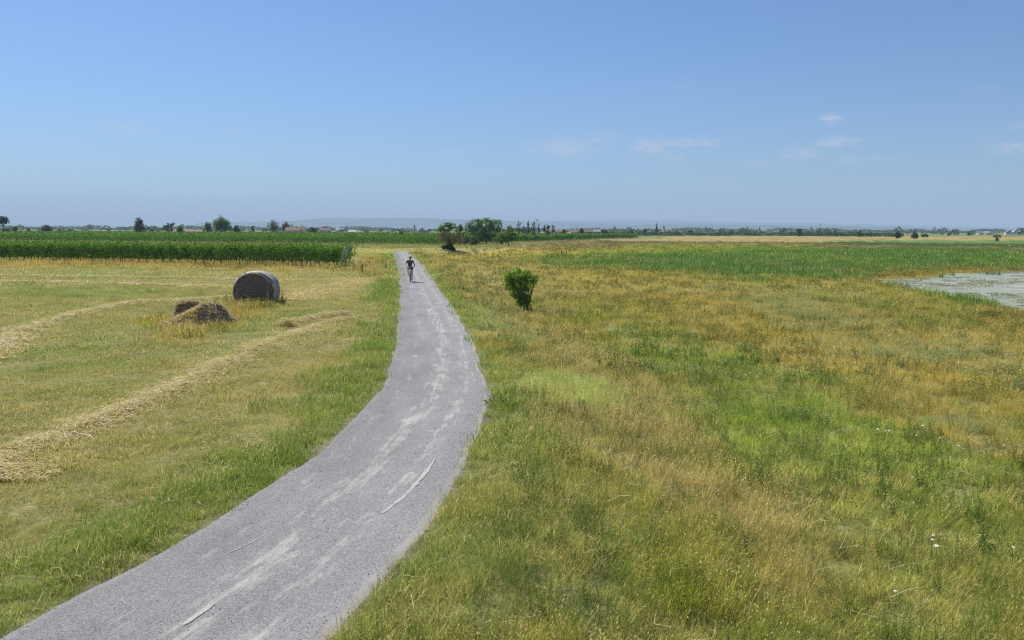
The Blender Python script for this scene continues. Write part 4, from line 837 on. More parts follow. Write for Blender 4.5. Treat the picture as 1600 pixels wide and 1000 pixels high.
# a wood that reads as one mass behind them
P = []; 
for px in np.arange(-60, 1661, 1.1):
    di = 1650 + 500 * rs.rand(); p = far(px + rs.normal(), di); hh = 4.5 + 6.5 * max(0, fbm(np.array([px * 1.]), np.array([0.]), 34, 4, 80)[0] + .35)
    k = 14; P.append(np.c_[p[0] + rs.normal(size=k) * 3, p[1] + rs.normal(size=k) * 4, hh * rs.rand(k) ** .7])
V, F, A = leafquads(np.concatenate(P), 3.4, rs); tag(mesh_np('far_wood', V, F, LM['dark'], False, {'bl': ('FLOAT_COLOR', 'POINT', A)}), 'long low wood along the whole horizon', 'wood', kind='stuff')

# ------------------------------------------------------------------ buildings on the horizon
WALLW = simple('white plaster', (.72, .70, .66), .9, .06, .6); WALLC = simple('cream plaster', (.55, .48, .38), .9, .08, .6); ROOFR = simple('red roof tiles', (.20, .125, .095), .9, .25, 3); ROOFB = simple('brown roof', (.22, .17, .13), .9, .25, 3); DARKW = simple('dark window', (.04, .045, .05), .3, .1, 1); GREYR = simple('grey roof', (.36, .36, .38), .8, .15, 2)
def gable(w_, d_, h, rh):
    V = [(-w_ / 2 - .3, -d_ / 2 - .3, h), (w_ / 2 + .3, -d_ / 2 - .3, h), (w_ / 2 + .3, 0, h + rh), (-w_ / 2 - .3, 0, h + rh), (-w_ / 2 - .3, d_ / 2 + .3, h), (w_ / 2 + .3, d_ / 2 + .3, h)]
    return V, [(0, 1, 2, 3), (3, 2, 5, 4), (0, 3, 4), (1, 5, 2), (0, 4, 5, 1)]
def house(px, di, w_, h, rh, wm, rm, lab, rz=.15, chim=True):
    p = far(px, di); r = empty('house', (p[0], p[1], -.15), rz, lab, 'house'); mesh_py('wall', [box(0, 0, h / 2, w_, 7, h)], wm, r, False); mesh_py('roof', [gable(w_, 7, h + .01, rh)], rm, r, False)
    if chim: mesh_py('chimney', [box(w_ * .25, .6, h + rh, .7, .7, 1.6)], wm, r, False)
    for k in range(max(2, int(w_ / 4))): mesh_py('window', [box(-w_ / 2 + (k + .6) * w_ / (max(2, int(w_ / 4)) + .2), -3.52, h * .55, 1.1, .06, 1.3)], DARKW, r, False)
    return r
house(294, 430, 14, 1.9, 1.7, WALLC, ROOFB, 'long low building with a brown roof among the left trees')
house(458, 540, 9, 3.0, 2.0, WALLC, ROOFR, 'house with a red roof beside the bluish tree pair, left part')
house(466, 560, 10, 3.2, 2.4, WALLC, ROOFR, 'higher house with a red roof right beside the first one')
house(550, 700, 6, 1.8, 1.6, WALLW, GREYR, 'tiny white building far off in the vineyard', chim=False)
house(508, 900, 12, 3, 2, WALLC, ROOFR, 'far house with a faint reddish roof between the tree lines')
house(531, 1100, 10, 3, 2.4, WALLW, GREYR, 'far pale house behind the vineyard left of the white building')
house(660, 1100, 14, 3, 2.4, WALLW, GREYR, 'far pale house left of the brown shrub')
house(634, 1200, 14, 3, 3, WALLC, ROOFR, 'far house with reddish roof below the left church tower')
house(868, 800, 12, 2.6, 2, WALLC, ROOFB, 'low far building right of the open grey tree')
house(897, 700, 8, 2.4, 1.7, WALLW, ROOFR, 'pale house with red roof left of the round dark tree')
house(915, 700, 9, 2.5, 2.3, WALLC, ROOFR, 'cream house with red roof right of the round dark tree')
house(924, 720, 8, 2.5, 2.6, WALLC, ROOFR, 'second red roofed house of the distant village')
house(935, 680, 7, 1.6, 3.0, WALLW, GREYR, 'house with a pale grey roof at the end of the distant village')
for i, (px, lab) in enumerate([(1530, 'pale far house left of the sheltered hide'), (1541, 'white far house just left of the sheltered hide'), (1575, 'far house with pointed white gable right of the hide'), (1585, 'far white house second to the right of the hide'), (1594, 'rightmost far white house at the picture edge')]): house(px, 1050, 7, 2.4, 3.2 if i > 1 else 2, WALLW, (ROOFB, GREYR)[i % 2], lab, rz=1.3 if i > 1 else .2, chim=False)
def church(px, di, ytop, lab):
    p = far(px, di); H = HT(ytop, px, di); r = empty('church', (p[0], p[1], -.1), .2, lab, 'church'); w_ = 2.4
    mesh_py('tower', [box(0, 0, H * .3, w_, w_, H * .6)], WALLC, r, False); a = H * .6
    mesh_py('spire', [([(-w_ / 2 - .2, -w_ / 2 - .2, a), (w_ / 2 + .2, -w_ / 2 - .2, a), (w_ / 2 + .2, w_ / 2 + .2, a), (-w_ / 2 - .2, w_ / 2 + .2, a), (0, 0, H)], [(0, 1, 4), (1, 2, 4), (2, 3, 4), (3, 0, 4), (3, 2, 1, 0)])], simple('slate spire', (.10, .11, .13), .7), r, False)
    mesh_py('nave', [box(6, 0, 2, 9, 5, 4)], WALLC, r, False); mesh_py('roof', [([(v_[0] + 6, v_[1], v_[2]) for v_ in gable(9, 5, 4.01, 2.2)[0]], gable(9, 5, 4, 2.2)[1])], GREYR, r, False)
church(647.5, 1150, 349.5, 'far church tower left of the brown shrub'); church(1037, 1150, 351.5, 'far church with a thin spire right beside the cypress'); church(1186.5, 1250, 354.5, 'far church with a thin spire left of the squat dark tree')
p = far(1281, 560); r = empty('utility_pole', (p[0], p[1], -.1), 0, 'thin utility pole rising from the low greyish tree', 'pole'); mesh_py('pole', [tube([(0, 0, 0), (0, 0, 8.5)], [.16, .11], 6)], BARK, r); mesh_py('crossarm', [box(0, 0, 7.8, 1.8, .14, .14)], BARK, r, False)
# shelter with a thick crown over it
q = at(1557.5, 377.2); k = q[1] / FPX; r = empty('sheltered_hide', (q[0], q[1], float(height(q[0], q[1], False)) - .05), 0, 'dark reed-roofed hide with a white board at the edge of the wetland', 'hide'); rs = RS(64)
P = crown_points(rs, [((-.7, 0, 2.5), (1.2, 1, .6)), ((.5, 0, 2.6), (1.3, 1, .6)), ((1.2, 0, 2.1), (.6, .8, .5)), ((-1.3, 0, 1.9), (.6, .8, .4))], 900, .3); V, F, A = leafquads(P, .25, rs); mesh_np('crown', V, F, LM['dark'], False, {'bl': ('FLOAT_COLOR', 'POINT', A)}, parent=r)
WD = simple('dark wood', (.08, .07, .06), .9, .3, 5)
for sx in (-.3, .9):
    for sy in (-.6, .6): mesh_py('post', [box(sx, sy, 1.1, .12, .12, 2.2)], WD, r, False)
mesh_py('wall', [box(.3, .3, 1.0, 1.1, .08, 1.9)], WD, r, False); mesh_py('board', [box(-.65, -.1, .55, .55, .06, .95)], WALLW, r, False); mesh_py('sign', [box(.05, -.68, 1.75, .4, .05, .5)], simple('faded board', (.42, .38, .36)), r, False)

# ------------------------------------------------------------------ young bush on the embankment
g = at(822, 487.5); k = float(np.hypot(*g)) / FPX; rs = RS(45); r = empty('young_bush', (g[0], g[1], float(height(g[0], g[1], False)) + .04), 0, 'bright green young bush narrow at its foot on the grassy bank right of the path', 'bush')
lob = []
for (px, py, rx, ry) in [(796, 434, 9, 8), (808, 424, 7, 5), (824, 428, 8, 6), (800, 438, 11, 10), (812, 432, 14, 9), (826, 436, 9, 8), (835, 436, 5, 7), (798, 448, 9, 7), (812, 448, 12, 9), (824, 452, 7, 7), (805, 460, 8, 7), (815, 464, 9, 8), (812, 474, 8, 7), (820, 480, 7, 6), (828, 484, 6, 4), (815, 486, 7, 4), (822, 470, 9, 9), (832, 446, 4, 8), (790, 442, 4, 6), (819, 427, 5, 4), (838, 433, 3, 5), (806, 426, 6, 4), (795, 430, 5, 5)]:
    lob.append((((px - 822) * k, rs.normal() * .12, (487.5 - py) * k), (rx * k * 1.08, rx * k, ry * k * 1.08)))
up_ = [l for l in lob if l[0][2] > .9]; lo_ = [l for l in lob if l[0][2] <= .9]
P = crown_points(rs, up_, 9500, .45); V, F, A = leafquads(P, .078, rs); mesh_np('crown', V, F, LM['bright'], False, {'bl': ('FLOAT_COLOR', 'POINT', A)}, parent=r)
P = crown_points(rs, lo_, 4200, .35); P[:, 2] = np.maximum(P[:, 2], .02); V, F, A = leafquads(P, .08, rs); mesh_np('lower_foliage', V, F, LM['bright'], False, {'bl': ('FLOAT_COLOR', 'POINT', A)}, parent=r)
mesh_py('stems', [tube([(rs.normal() * .06, rs.normal() * .06, -.05), (l[0][0] * .45 + rs.normal() * .04, l[0][1] * .5, l[0][2] * .5), l[0]], [.022, .015, .005], 5) for l in lob * 2], BARK, r)

# ------------------------------------------------------------------ round bale and the collapsed one
g = at(397, 472.5); rs = RS(51); z = vz(g)
r = empty('round_bale', (g[0], g[1] + .5, z - .03), math.radians(2), 'weathered round straw bale with dark coiled end and pale net wrap', 'bale')
def bprof(t):                                                      # sagging outline of the bale
    c_, s_ = np.cos(t), np.sin(t); x = 1.10 * np.sign(c_) * np.abs(c_) ** .92; zz = .64 + 1.04 * np.sign(s_) * np.abs(s_) ** .95; return x, np.maximum(zz, -.15)
na_ = 96; t = np.linspace(0, 2 * np.pi, na_, endpoint=False); V = []
rings = np.r_[np.linspace(0.02, .97, 30), 1.0]
for ri in rings:
    x, zz = bprof(t); cx, cz = .05, .76; rough = (.022 * np.sin(ri * 60 + t * 1.0) + .05 * fbm(np.cos(t) * ri * 2 + 5, np.sin(t) * ri * 2, .5, 4, 90)) * (1 - .8 * (ri > .96)); sag = .10 * ri ** 4
    V.append(np.c_[cx + (x - cx) * ri, -.62 + rough - .05 * (1 - ri) + sag * .6, cz + (zz - cz) * ri])
V = np.concatenate(V); nr_ = len(rings); i, j = np.meshgrid(np.arange(nr_ - 1), np.arange(na_), indexing='ij'); i = i.ravel(); j = j.ravel()
F = np.stack([i * na_ + j, i * na_ + (j + 1) % na_, (i + 1) * na_ + (j + 1) % na_, (i + 1) * na_ + j], 1)
m, n, out = mat_new('weathered coiled straw'); K = n.nodes.new; Lk = n.links.new
tcn = K('ShaderNodeTexCoord'); mp = K('ShaderNodeMapping'); mp.inputs['Location'].default_value = (-.05, 0, -.74); mp.inputs['Scale'].default_value = (.86, .2, 1.08); Lk(tcn.outputs['Object'], mp.inputs[0])
wv = K('ShaderNodeTexWave'); wv.wave_type = 'RINGS'; wv.rings_direction = 'SPHERICAL'; wv.inputs['Scale'].default_value = 5.5; wv.inputs['Distortion'].default_value = 3.2; wv.inputs['Detail'].default_value = 3; wv.inputs['Detail Scale'].default_value = 1.5; Lk(mp.outputs[0], wv.inputs[0])
no = K('ShaderNodeTexNoise'); no.inputs['Scale'].default_value = 14; no.inputs['Detail'].default_value = 7; Lk(tcn.outputs['Object'], no.inputs['Vector'])
ad = K('ShaderNodeMath'); ad.operation = 'MULTIPLY_ADD'; Lk(wv.outputs['Color'], ad.inputs[0]); ad.inputs[1].default_value = .4; Lk(no.outputs[0], ad.inputs[2])
cr = K('ShaderNodeValToRGB'); cr.color_ramp.elements[0].position = .35; cr.color_ramp.elements[0].color = (.060, .043, .036, 1); cr.color_ramp.elements[1].position = .95; cr.color_ramp.elements[1].color = (.38, .29, .23, 1); Lk(ad.outputs[0], cr.inputs[0])
b = K('ShaderNodeBsdfPrincipled'); b.inputs['Roughness'].default_value = .95; b.inputs['Specular IOR Level'].default_value = .05; Lk(cr.outputs[0], b.inputs['Base Color']); bp = K('ShaderNodeBump'); bp.inputs['Distance'].default_value = .05; Lk(ad.outputs[0], bp.inputs['Height']); Lk(bp.outputs[0], b.inputs['Normal']); Lk(b.outputs[0], out.inputs[0]); COIL = m
mesh_np('coiled_end', V, F[:, ::-1], COIL, True, parent=r)
V2 = V.copy(); V2[:, 1] = -V2[:, 1]; mesh_np('coiled_end', V2, F, COIL, True, parent=r)
m, n, out = mat_new('net wrap'); K = n.nodes.new; Lk = n.links.new
tcn = K('ShaderNodeTexCoord'); mp = K('ShaderNodeMapping'); mp.inputs['Scale'].default_value = (1.2, 9, 1.2); Lk(tcn.outputs['Object'], mp.inputs[0]); no = K('ShaderNodeTexNoise'); no.inputs['Scale'].default_value = 2.2; no.inputs['Detail'].default_value = 8; no.inputs['Roughness'].default_value = .7; Lk(mp.outputs[0], no.inputs['Vector'])
cr = K('ShaderNodeValToRGB'); e_ = cr.color_ramp.elements; e_[0].position = .36; e_[0].color = (.13, .10, .085, 1); e_[1].position = .64; e_[1].color = (.70, .66, .60, 1); x_ = e_.new(.50); x_.color = (.33, .28, .24, 1); Lk(no.outputs[0], cr.inputs[0])
b = K('ShaderNodeBsdfPrincipled'); b.inputs['Roughness'].default_value = .7; Lk(cr.outputs[0], b.inputs['Base Color']); bp = K('ShaderNodeBump'); bp.inputs['Distance'].default_value = .03; Lk(no.outputs[0], bp.inputs['Height']); Lk(bp.outputs[0], b.inputs['Normal']); Lk(b.outputs[0], out.inputs[0])
ys = np.linspace(-.64, .64, 22); V = []
for y in ys:
    x, zz = bprof(t); q_ = 1 + .012 * np.sin(y * 30 + fbm(t * 2, t * 0 + y, .5, 2, 92) * 4) + .02 * fbm(np.cos(t) * 2 + 3, np.sin(t) * 2 + y * 3, .5, 3, 91) - .07 * (abs(y) > .6); frag = .05 * fbm(t * 3, t * 0, .4, 3, 93) * (abs(y) > .6)
    V.append(np.c_[.05 + (x - .05) * q_, y - frag + 0 * t, .76 + (zz - .76) * q_])
V = np.concatenate(V); i, j = np.meshgrid(np.arange(len(ys) - 1), np.arange(na_), indexing='ij'); i = i.ravel(); j = j.ravel()
mesh_np('net_wrap', V, np.stack([i * na_ + j, i * na_ + (j + 1) % na_, (i + 1) * na_ + (j + 1) % na_, (i + 1) * na_ + j], 1), m, True, parent=r)
# folded edge of the net lying over the end
x, zz = bprof(t[6:44]); P = np.c_[.05 + (x - .05) * (.93 - .10 * np.sin((t[6:44] - 2.2) * 1.3) ** 2), np.full(38, -.655), .76 + (zz - .76) * .90]; mesh_py('net_edge', [tube(P, .018 + .012 * rs.rand(38), 6)], simple('net edge', (.55, .52, .52), .8, .2, 20), r)
STRAWM = leafmat('dead straw', (.40, .31, .13), (.74, .60, .31), .25, .6); STRAWG = leafmat('weathered straw with painted shade', (.26, .20, .14), (.62, .50, .34), .15, .8)  # second straw: weathered grey, with the heap's shade put into the colour
def strands(P, Lmn, Lmx, w_, rs, flat=.25, dirn=None, dspread=9.):
    n_ = len(P); a = rs.rand(n_) * 6.283 if dirn is None else dirn + rs.normal(size=n_) * dspread; el_ = rs.normal(size=n_) * flat
    d = np.c_[np.cos(a) * np.cos(el_), np.sin(a) * np.cos(el_), np.sin(el_)]; L_ = (Lmn + (Lmx - Lmn) * rs.rand(n_) ** 1.5)[:, None]
    sd = np.c_[-np.sin(a), np.cos(a), rs.normal(size=n_) * .5]; sd /= np.linalg.norm(sd, axis=1)[:, None]; bend = sd * L_ * (rs.normal(size=n_) * .12)[:, None] + np.c_[0 * a, 0 * a, np.abs(rs.normal(size=n_)) * .08 * L_[:, 0]]
    w__ = (w_ * (.6 + .8 * rs.rand(n_)))[:, None]; A0 = P - d * L_ / 2; B0 = P + bend; C_ = P + d * L_ / 2
    V = np.stack([A0 - sd * w__ / 2, A0 + sd * w__ / 2, B0 + sd * w__ / 2, B0 - sd * w__ / 2, C_ + sd * w__ / 3, C_ - sd * w__ / 3], 1).reshape(-1, 3); o_ = np.arange(n_)[:, None] * 6
    F = np.vstack([o_ + [0, 1, 2, 3], o_ + [3, 2, 4, 5]]); t_ = np.repeat(rs.rand(n_), 6); return V, F, np.c_[t_, t_, t_, t_ * 0 + 1]
# heap of an old bale fallen apart: main mound and a second lump behind it
g = at(299, 508); k = 35.5 / FPX; r = empty('collapsed_bale', (g[0], g[1] + .9, vz(g)), 0, 'old straw bale slumped into a low dark and sandy heap left of the round bale', 'straw heap')
def mound(name, f, xr, yr, mat, nn=70):
    X, Y = np.meshgrid(np.linspace(*xr, nn), np.linspace(*yr, nn), indexing='ij'); Z = f(X, Y) + .05 * fbm(X, Y, .22, 4, 94); Z = np.maximum(Z, -.1); i, j = np.meshgrid(np.arange(nn - 1), np.arange(nn - 1), indexing='ij'); i = i.ravel(); j = j.ravel()
    return mesh_np(name, np.stack([X.ravel(), Y.ravel(), Z.ravel()], 1), np.stack([i * nn + j, (i + 1) * nn + j, (i + 1) * nn + j + 1, i * nn + j + 1], 1), mat, True, parent=r)
def f1(X, Y):                                                      # ridge on the right, long slope to the left
    X = X + .10 * fbm(X, Y, .6, 3, 98); sl = np.interp(X, [-1.55, -1.2, -.8, -.3, .1, .45, .75, 1.0, 1.25, 1.4], [-.1, .08, .24, .5, .74, .84, .76, .5, .16, -.1])
    yy = Y + .1 * fbm(X, Y, .7, 2, 99); return (sl + .1) * np.exp(-np.abs((yy + .15) / .95) ** 2) * (1 + .12 * fbm(X, Y, .35, 3, 95)) - .1
def f2(X, Y):
    d_ = np.abs((X + .80 + .06 * fbm(X, Y, .4, 3, 97)) / .50) ** 3 + np.abs((Y - .85) / .6) ** 3; return .84 * np.exp(-d_ ** 2 * .9) * (1 + .10 * fbm(X, Y, .3, 3, 96)) - .1
DK = simple('weathered lump with painted shade', (.20, .16, .125), .95, .4, 9, .05, col2=(.42, .34, .25)); SN = simple('sandy weathered straw', (.40, .31, .18), .95, .3, 12, .04, col2=(.56, .45, .27))  # first tone: weathering plus the lump's shaded front painted in
mound('heap', f1, (-1.9, 1.5), (-1.9, 1.6), SN, 90); mound('lump', f2, (-1.6, .1), (.1, 1.7), DK, 60)
def heap_str(n_, f, xr, yr, mat, nm, sel, w_=.012):
    rs = RS(n_); X = xr[0] + (xr[1] - xr[0]) * rs.rand(n_); Y = yr[0] + (yr[1] - yr[0]) * rs.rand(n_); Z = f(X, Y); ok = (Z > 0) & sel(X, Y); P = np.c_[X, Y, Z + .03 * rs.rand(n_)][ok]; sl = np.arctan2(f(P[:, 0] + .05, P[:, 1]) - f(P[:, 0] - .05, P[:, 1]), .1)
    V, F, A = strands(P, .12, .4, w_ * 1.8, rs, .5); mesh_np(nm, V, F, mat, False, {'bl': ('FLOAT_COLOR', 'POINT', A)}, parent=r)['kind'] = 'stuff'
heap_str(9500, f1, (-1.8, 1.1), (-1.6, 1.0), STRAWM, 'lit_slope_straw', lambda X, Y: (X < .28) | (RS(1).rand(len(X)) < .08)); heap_str(10000, f1, (-1.8, 1.35), (-1.6, 1.0), STRAWG, 'shaded_side_straw', lambda X, Y: (X > .2) | (RS(2).rand(len(X)) < .12)); heap_str(3500, f2, (-1.5, -.4), (.35, 1.6), STRAWG, 'lump_straw', lambda X, Y: X < 9); heap_str(1500, f2, (-1.4, -.3), (.7, 1.6), STRAWM, 'lit_cap_straw', lambda X, Y: f2(X, Y) > .6)  # lit left slope and cap, shaded right side, painted by straw colour

# ------------------------------------------------------------------ windrows of mown hay
def windrow(name, px, width, n_, label, seed, w_=.010, hgt=.13, dense=1.0):
    rs = RS(seed); P = resample([at(*p) for p in px], .25); P = smooth(P, 4); ds = np.gradient(P, axis=0); ds /= np.linalg.norm(ds, axis=1)[:, None]; nn = np.c_[-ds[:, 1], ds[:, 0]]
    t = rs.rand(n_) * (len(P) - 1.01); i = t.astype(int); f = (t - i)[:, None]; c = P[i] * (1 - f) + P[i + 1] * f
    s_ = np.r_[0, np.cumsum(np.linalg.norm(np.diff(P, axis=0), axis=1))]; q = s_[i]; den = fbm(q, q * 0, 1.6, 3, seed); lat = rs.normal(size=n_) * width * .42 * (1 + .5 * den) + .25 * width * fbm(q, q * 0, 2.5, 3, seed + 1); keep = (den > -.45 + .5 * rs.normal(size=n_)); 
    c = (c + nn[i] * lat[:, None])[keep]; lat = lat[keep]; z = height(c[:, 0], c[:, 1]) + .05 + hgt * np.exp(-(lat / (width * .4)) ** 2) * (.5 + .9 * rs.rand(len(c))) * (1 + .5 * den[keep])
    o = P[len(P) // 2]; V, F, A = strands(np.c_[c[:, 0] - o[0], c[:, 1] - o[1], z], .08, .32, w_, rs, .22)
    return tag(mesh_np(name, V, F, STRAWM, False, {'bl': ('FLOAT_COLOR', 'POINT', A)}, loc=(o[0], o[1], 0)), label, 'hay row')
windrow('hay_windrow', [(-80, 735), (0, 706), (60, 690), (130, 664), (200, 636), (260, 611), (320, 582), (400, 545), (460, 522), (545, 494)], .75, 20000, 'long swath of cut straw running diagonally across the mown field towards the path', 201, .010, .055)
windrow('hay_windrow', [(-60, 585), (0, 545), (30, 522), (70, 503), (120, 488), (165, 478), (215, 470), (300, 466), (370, 463)], .8, 14000, 'curved swath of cut straw on the left ending behind the straw heap', 202, .016, .05)
windrow('hay_windrow', [(440, 512), (480, 503), (520, 497), (548, 494)], .9, 6000, 'brownish heap of raked hay at the upper end of the diagonal swath', 203, .014, .2)
windrow('hay_windrow', [(-40, 700), (0, 738), (-60, 760)], .8, 5000, 'patch of pale straw at the left picture edge under the diagonal swath', 205, .009, .07)
for i, (py0, py1, x1_) in enumerate([(417.5, 421.5, 620), (431, 438, 560), (441, 449, 380)]):
    windrow('hay_windrow', [(-60, py0), (200, (py0 * 2 + py1) / 3), (x1_, py1)], 1.0, 11000, ['thin pale line of cut straw nearest the vineyard', 'second thin pale line of cut straw from the vineyard', 'third thin line of straw from the vineyard on the left side'][i], 210 + i, .035, .03)
windrow('hay_windrow', [(445, 470), (490, 455), (545, 443), (600, 432)], 3.2, 14000, 'wide pale patch of raked straw between the round bale and the path', 220, .02, .03)
# loose straw lying on the turf everywhere
rs = RS(230); X, Y = sector(rs, 6.5, 34, 60); s, h = pathdist(X, Y); e = np.abs(s) - h; nz = fbm(X, Y, 1.8, 4, 96); ok = (e > .15) & (rs.rand(len(X)) < np.clip(nz * 1.2 + np.where(s < 0, .38, .10), 0, 1)); X, Y, s = X[ok], Y[ok], s[ok]
P = np.c_[X, Y, height(X, Y) + np.where(s < 0, .07, .10)]; V, F, A = strands(P, .08, .26, .0055 , rs, .2); tag(mesh_np('loose_straw', V, F, STRAWM, False, {'bl': ('FLOAT_COLOR', 'POINT', A)}), 'loose bits of straw lying on the turf', 'straw', kind='stuff')
# long pale dead stalks lying over the grass right of the path
X, Y = sector(rs, 8, 32, 3.5); s, h = pathdist(X, Y); nz = fbm(X, Y, 1.6, 3, 97); ok = (s - h > 1.3) & (nz > .05); X, Y = X[ok], Y[ok]; P = np.c_[X, Y, height(X, Y) + .20 + .10 * rs.rand(len(X))]
V, F, A = strands(P, .18, .55, .0034, rs, .22, .35, .9); tag(mesh_np('dead_stalks', V, F, simple('bleached stalk', (.66, .58, .38), .6, .1, 4), False), 'long bleached stalks lying across the tall grass', 'stalks', kind='stuff')

# ------------------------------------------------------------------ single weeds and flowers
WEED = leafmat('dark weed leaves', (.05, .085, .025), (.10, .145, .045)); WH = simple('white petals', (.78, .77, .70), .7, .05, 5)
def weed(px, py, Hh, lab, seed, stems=5, mat=None, spread=.18, R=.06, leaves=22, ls=.045, name='tall_weed', cat='weed', group=None):
    p = at(px, py); o0 = herb_mesh(name, stems, R, Hh, leaves, ls, seed, mat or WEED, 0, spread); COL.objects.link(o0); o0.location = (p[0], p[1], float(height(p[0], p[1])) - .02); return tag(o0, lab, cat, group)
weed(441, 476, .75, 'dark green plant growing against the right side of the round bale', 1, 16, WEED, .3, .2, 26, .07, 'leafy_plant', 'plant')
weed(420, 477, .95, 'tall thin weed in front of the dark end of the round bale', 2, 7, LM['green'], .1, .12, 24, .06)
weed(366, 480, 1.0, 'dry branched weed between the straw heap and the round bale', 3, 9, LM['brown'], .35, .25, 24, .04)
weed(357, 478, .85, 'second dry weed close to the left edge of the round bale', 4, 7, LM['grey'], .35, .2, 22, .04)
weed(388, 486, .5, 'low dry weeds before the round bale', 5, 12, LM['brown'], .5, .5, 14, .035)
weed(225, 512, .38, 'small green weed left of the straw heap', 6, 10, LM['bright'], .4, .3, 14, .06); weed(343, 520, .45, 'green weed before the right foot of the straw heap', 7, 12, LM['green'], .4, .35, 16, .06); weed(300, 527, .4, 'low pale flowering weed in front of the straw heap', 8, 14, LM['olive'], .5, .5, 14, .05)
weed(777, 634, .30, 'dark low bushy weed overhanging the right edge of the path', 9, 26, LM['dark'], .6, .28, 24, .035, 'low_weed')
for i, (px, py, hh, lab) in enumerate([(1165, 882, .55, 'tall grey-green mullein-like stalk low in the picture'), (945, 492, .45, 'grey-green weed alone in the golden grass right of the young bush'), (966, 476, .5, 'slender dark weed standing higher in the golden grass'), (1188, 760, .4, 'dark feathery weed in the middle of the bank foot'), (1130, 700, .4, 'dark feathery weed where the bank meets the meadow'),
     (1380, 745, .45, 'clump of dark stalks below the white flowers'), (1440, 770, .45, 'larger clump of dark stalks right of the first'), (1370, 790, .45, 'lower left clump of dark stalks in the meadow'), (1540, 870, .45, 'reddish dark weed near the right edge'), (1285, 672, .45, 'dark weed in the light green meadow, left'), (1245, 660, .4, 'dark weed in the light green meadow, further left'),
     (1378, 578, .5, 'upright dark stalks in the golden grass, left group'), (1408, 578, .5, 'upright dark stalk in the golden grass, right one'), (1115, 498, .35, 'small bluish weed alone in the golden plain'), (905, 640, .35, 'feathery pale weed in the light herb patch'), (1590, 735, .4, 'dark weed at the right picture edge')]):
    weed(px, py, hh, lab, 20 + i, 9 if i != 0 else 3, LM['grey'] if i in (0, 1, 13) else WEED, .22, .15 if i else .03, 26, .04)
# two or three shrubby tufts on the mud flat
for i, (px, py, lab) in enumerate([(1470, 435, 'small dark tuft at the upper left corner of the mud flat'), (1487, 432, 'dark tuft just right of the first on the mud flat'), (1541, 430, 'left one of two dark tufts on the mud flat'), (1551, 430, 'right one of two dark tufts on the mud flat'), (1560, 431, 'low tuft right of the two dark tufts')]): weed(px, py, .55, lab, 60 + i, 12, WEED, .5, .25, 18, .09, 'mud_tuft', 'plant')
FL = [(1165, 602), (1172, 598), (1153, 604), (1186, 600), (970, 571), (986, 569), (1004, 583), (1030, 580), (1022, 574), (1370, 698), (1382, 701), (1388, 700), (1440, 690), (1430, 709), (1467, 713), (1496, 727), (1567, 725), (1456, 876), (1461, 892), (1455, 883), (1581, 895), (1397, 965), (1330, 553), (1251, 567), (1052, 486), (1074, 487), (1128, 471)]
for i, (px, py) in enumerate(FL):
    p = at(px, py + 2); z = float(height(p[0], p[1])); big = (i in (9, 12, 18)); R = (.034 if big else .02) * (1 + .012 * max(0, p[1] - 15)); r = empty('white_flower', (p[0], p[1], z), rs.rand() * 6, 'flat white flower head ' + ('in the meadow foreground' if py > 650 else ('in the green strip at the foot of the bank' if px < 1240 and py > 520 else 'in the golden plain')), 'flower', 'white flowers')
    pts = [(0, 0, .36)] + [(R * (1 + .3 * math.sin(q * 3.3)) * math.cos(q * 6.283 / 10), R * (1 + .3 * math.sin(q * 3.3)) * math.sin(q * 6.283 / 10), .352) for q in range(10)]
    mesh_py('flower_head', [(pts, [(0, q + 1, (q + 1) % 10 + 1) for q in range(10)]), ([(a_, b_, c_ - .012) for a_, b_, c_ in pts], [(0, (q + 1) % 10 + 1, q + 1) for q in range(10)])], WH, r, False); mesh_py('stalk', [tube([(0, 0, 0), (.01, .01, .35)], [.003, .0025], 4)], WEED, r)

# ------------------------------------------------------------------ low wire fence at the vineyard end
pa = at(566, 427); pb = at(603, 421.5); r = empty('low_wire_fence', (pa[0], pa[1], vz(pa)), 0, 'low wire fence on thin dark stakes between the vineyard end and the path', 'fence'); d = pb - pa; zz = vz(pb) - vz(pa)
pe = end1 - pa
ST = simple('rusty stake', (.10, .075, .06), .9, .3, 20)
mesh_py('fence_post', [tube([(0, 0, -.15), (0, 0, .85)], [.045, .04], 6)], ST, r); mesh_py('fence_post', [tube([(d[0], d[1], -.15 + zz), (d[0], d[1], .7 + zz)], [.045, .04], 6)], ST, r); mesh_py('fence_post', [tube([(d[0] * .45, d[1] * .45, -.1), (d[0] * .45, d[1] * .45, .5)], [.03, .03], 6)], ST, r)
for hh in (.35, .75): mesh_py('wire', [tube([(pe[0] + .6, pe[1], hh + .3), (0, 0, hh), (d[0], d[1], hh + zz - .1)], [.012, .012, .012], 4)], WIRE, r)

# ------------------------------------------------------------------ cyclist
wc = onplane(639.8, 441.2, .03); hd = math.radians(9)
BK = simple('black rubber', (.03, .03, .03), .7, .1, 10); MET = simple('grey bicycle paint', (.34, .36, .38), .35, .05, 5, 0, .4); ALU = simple('brushed alloy', (.6, .6, .62), .3, .05, 5, 0, .9); SKIN = simple('skin', (.52, .30, .20), .55, .06, 6); SHIRT = simple('dark patterned shirt', (.035, .04, .04), .85, .3, 9, 0, 0, (.13, .15, .12)); NAVY = simple('navy shorts', (.018, .022, .065), .85, .2, 8); SHOE = simple('black shoe', (.02, .02, .02), .6, .1, 10); HAIR = simple('dark hair', (.035, .025, .02), .8, .2, 30); HELM = simple('grey helmet', (.20, .20, .21), .4, .1, 5)
B = empty('bicycle', (wc[0], wc[1] + .5, .04), hd, 'city bicycle ridden along the gravel path towards the camera', 'bicycle')
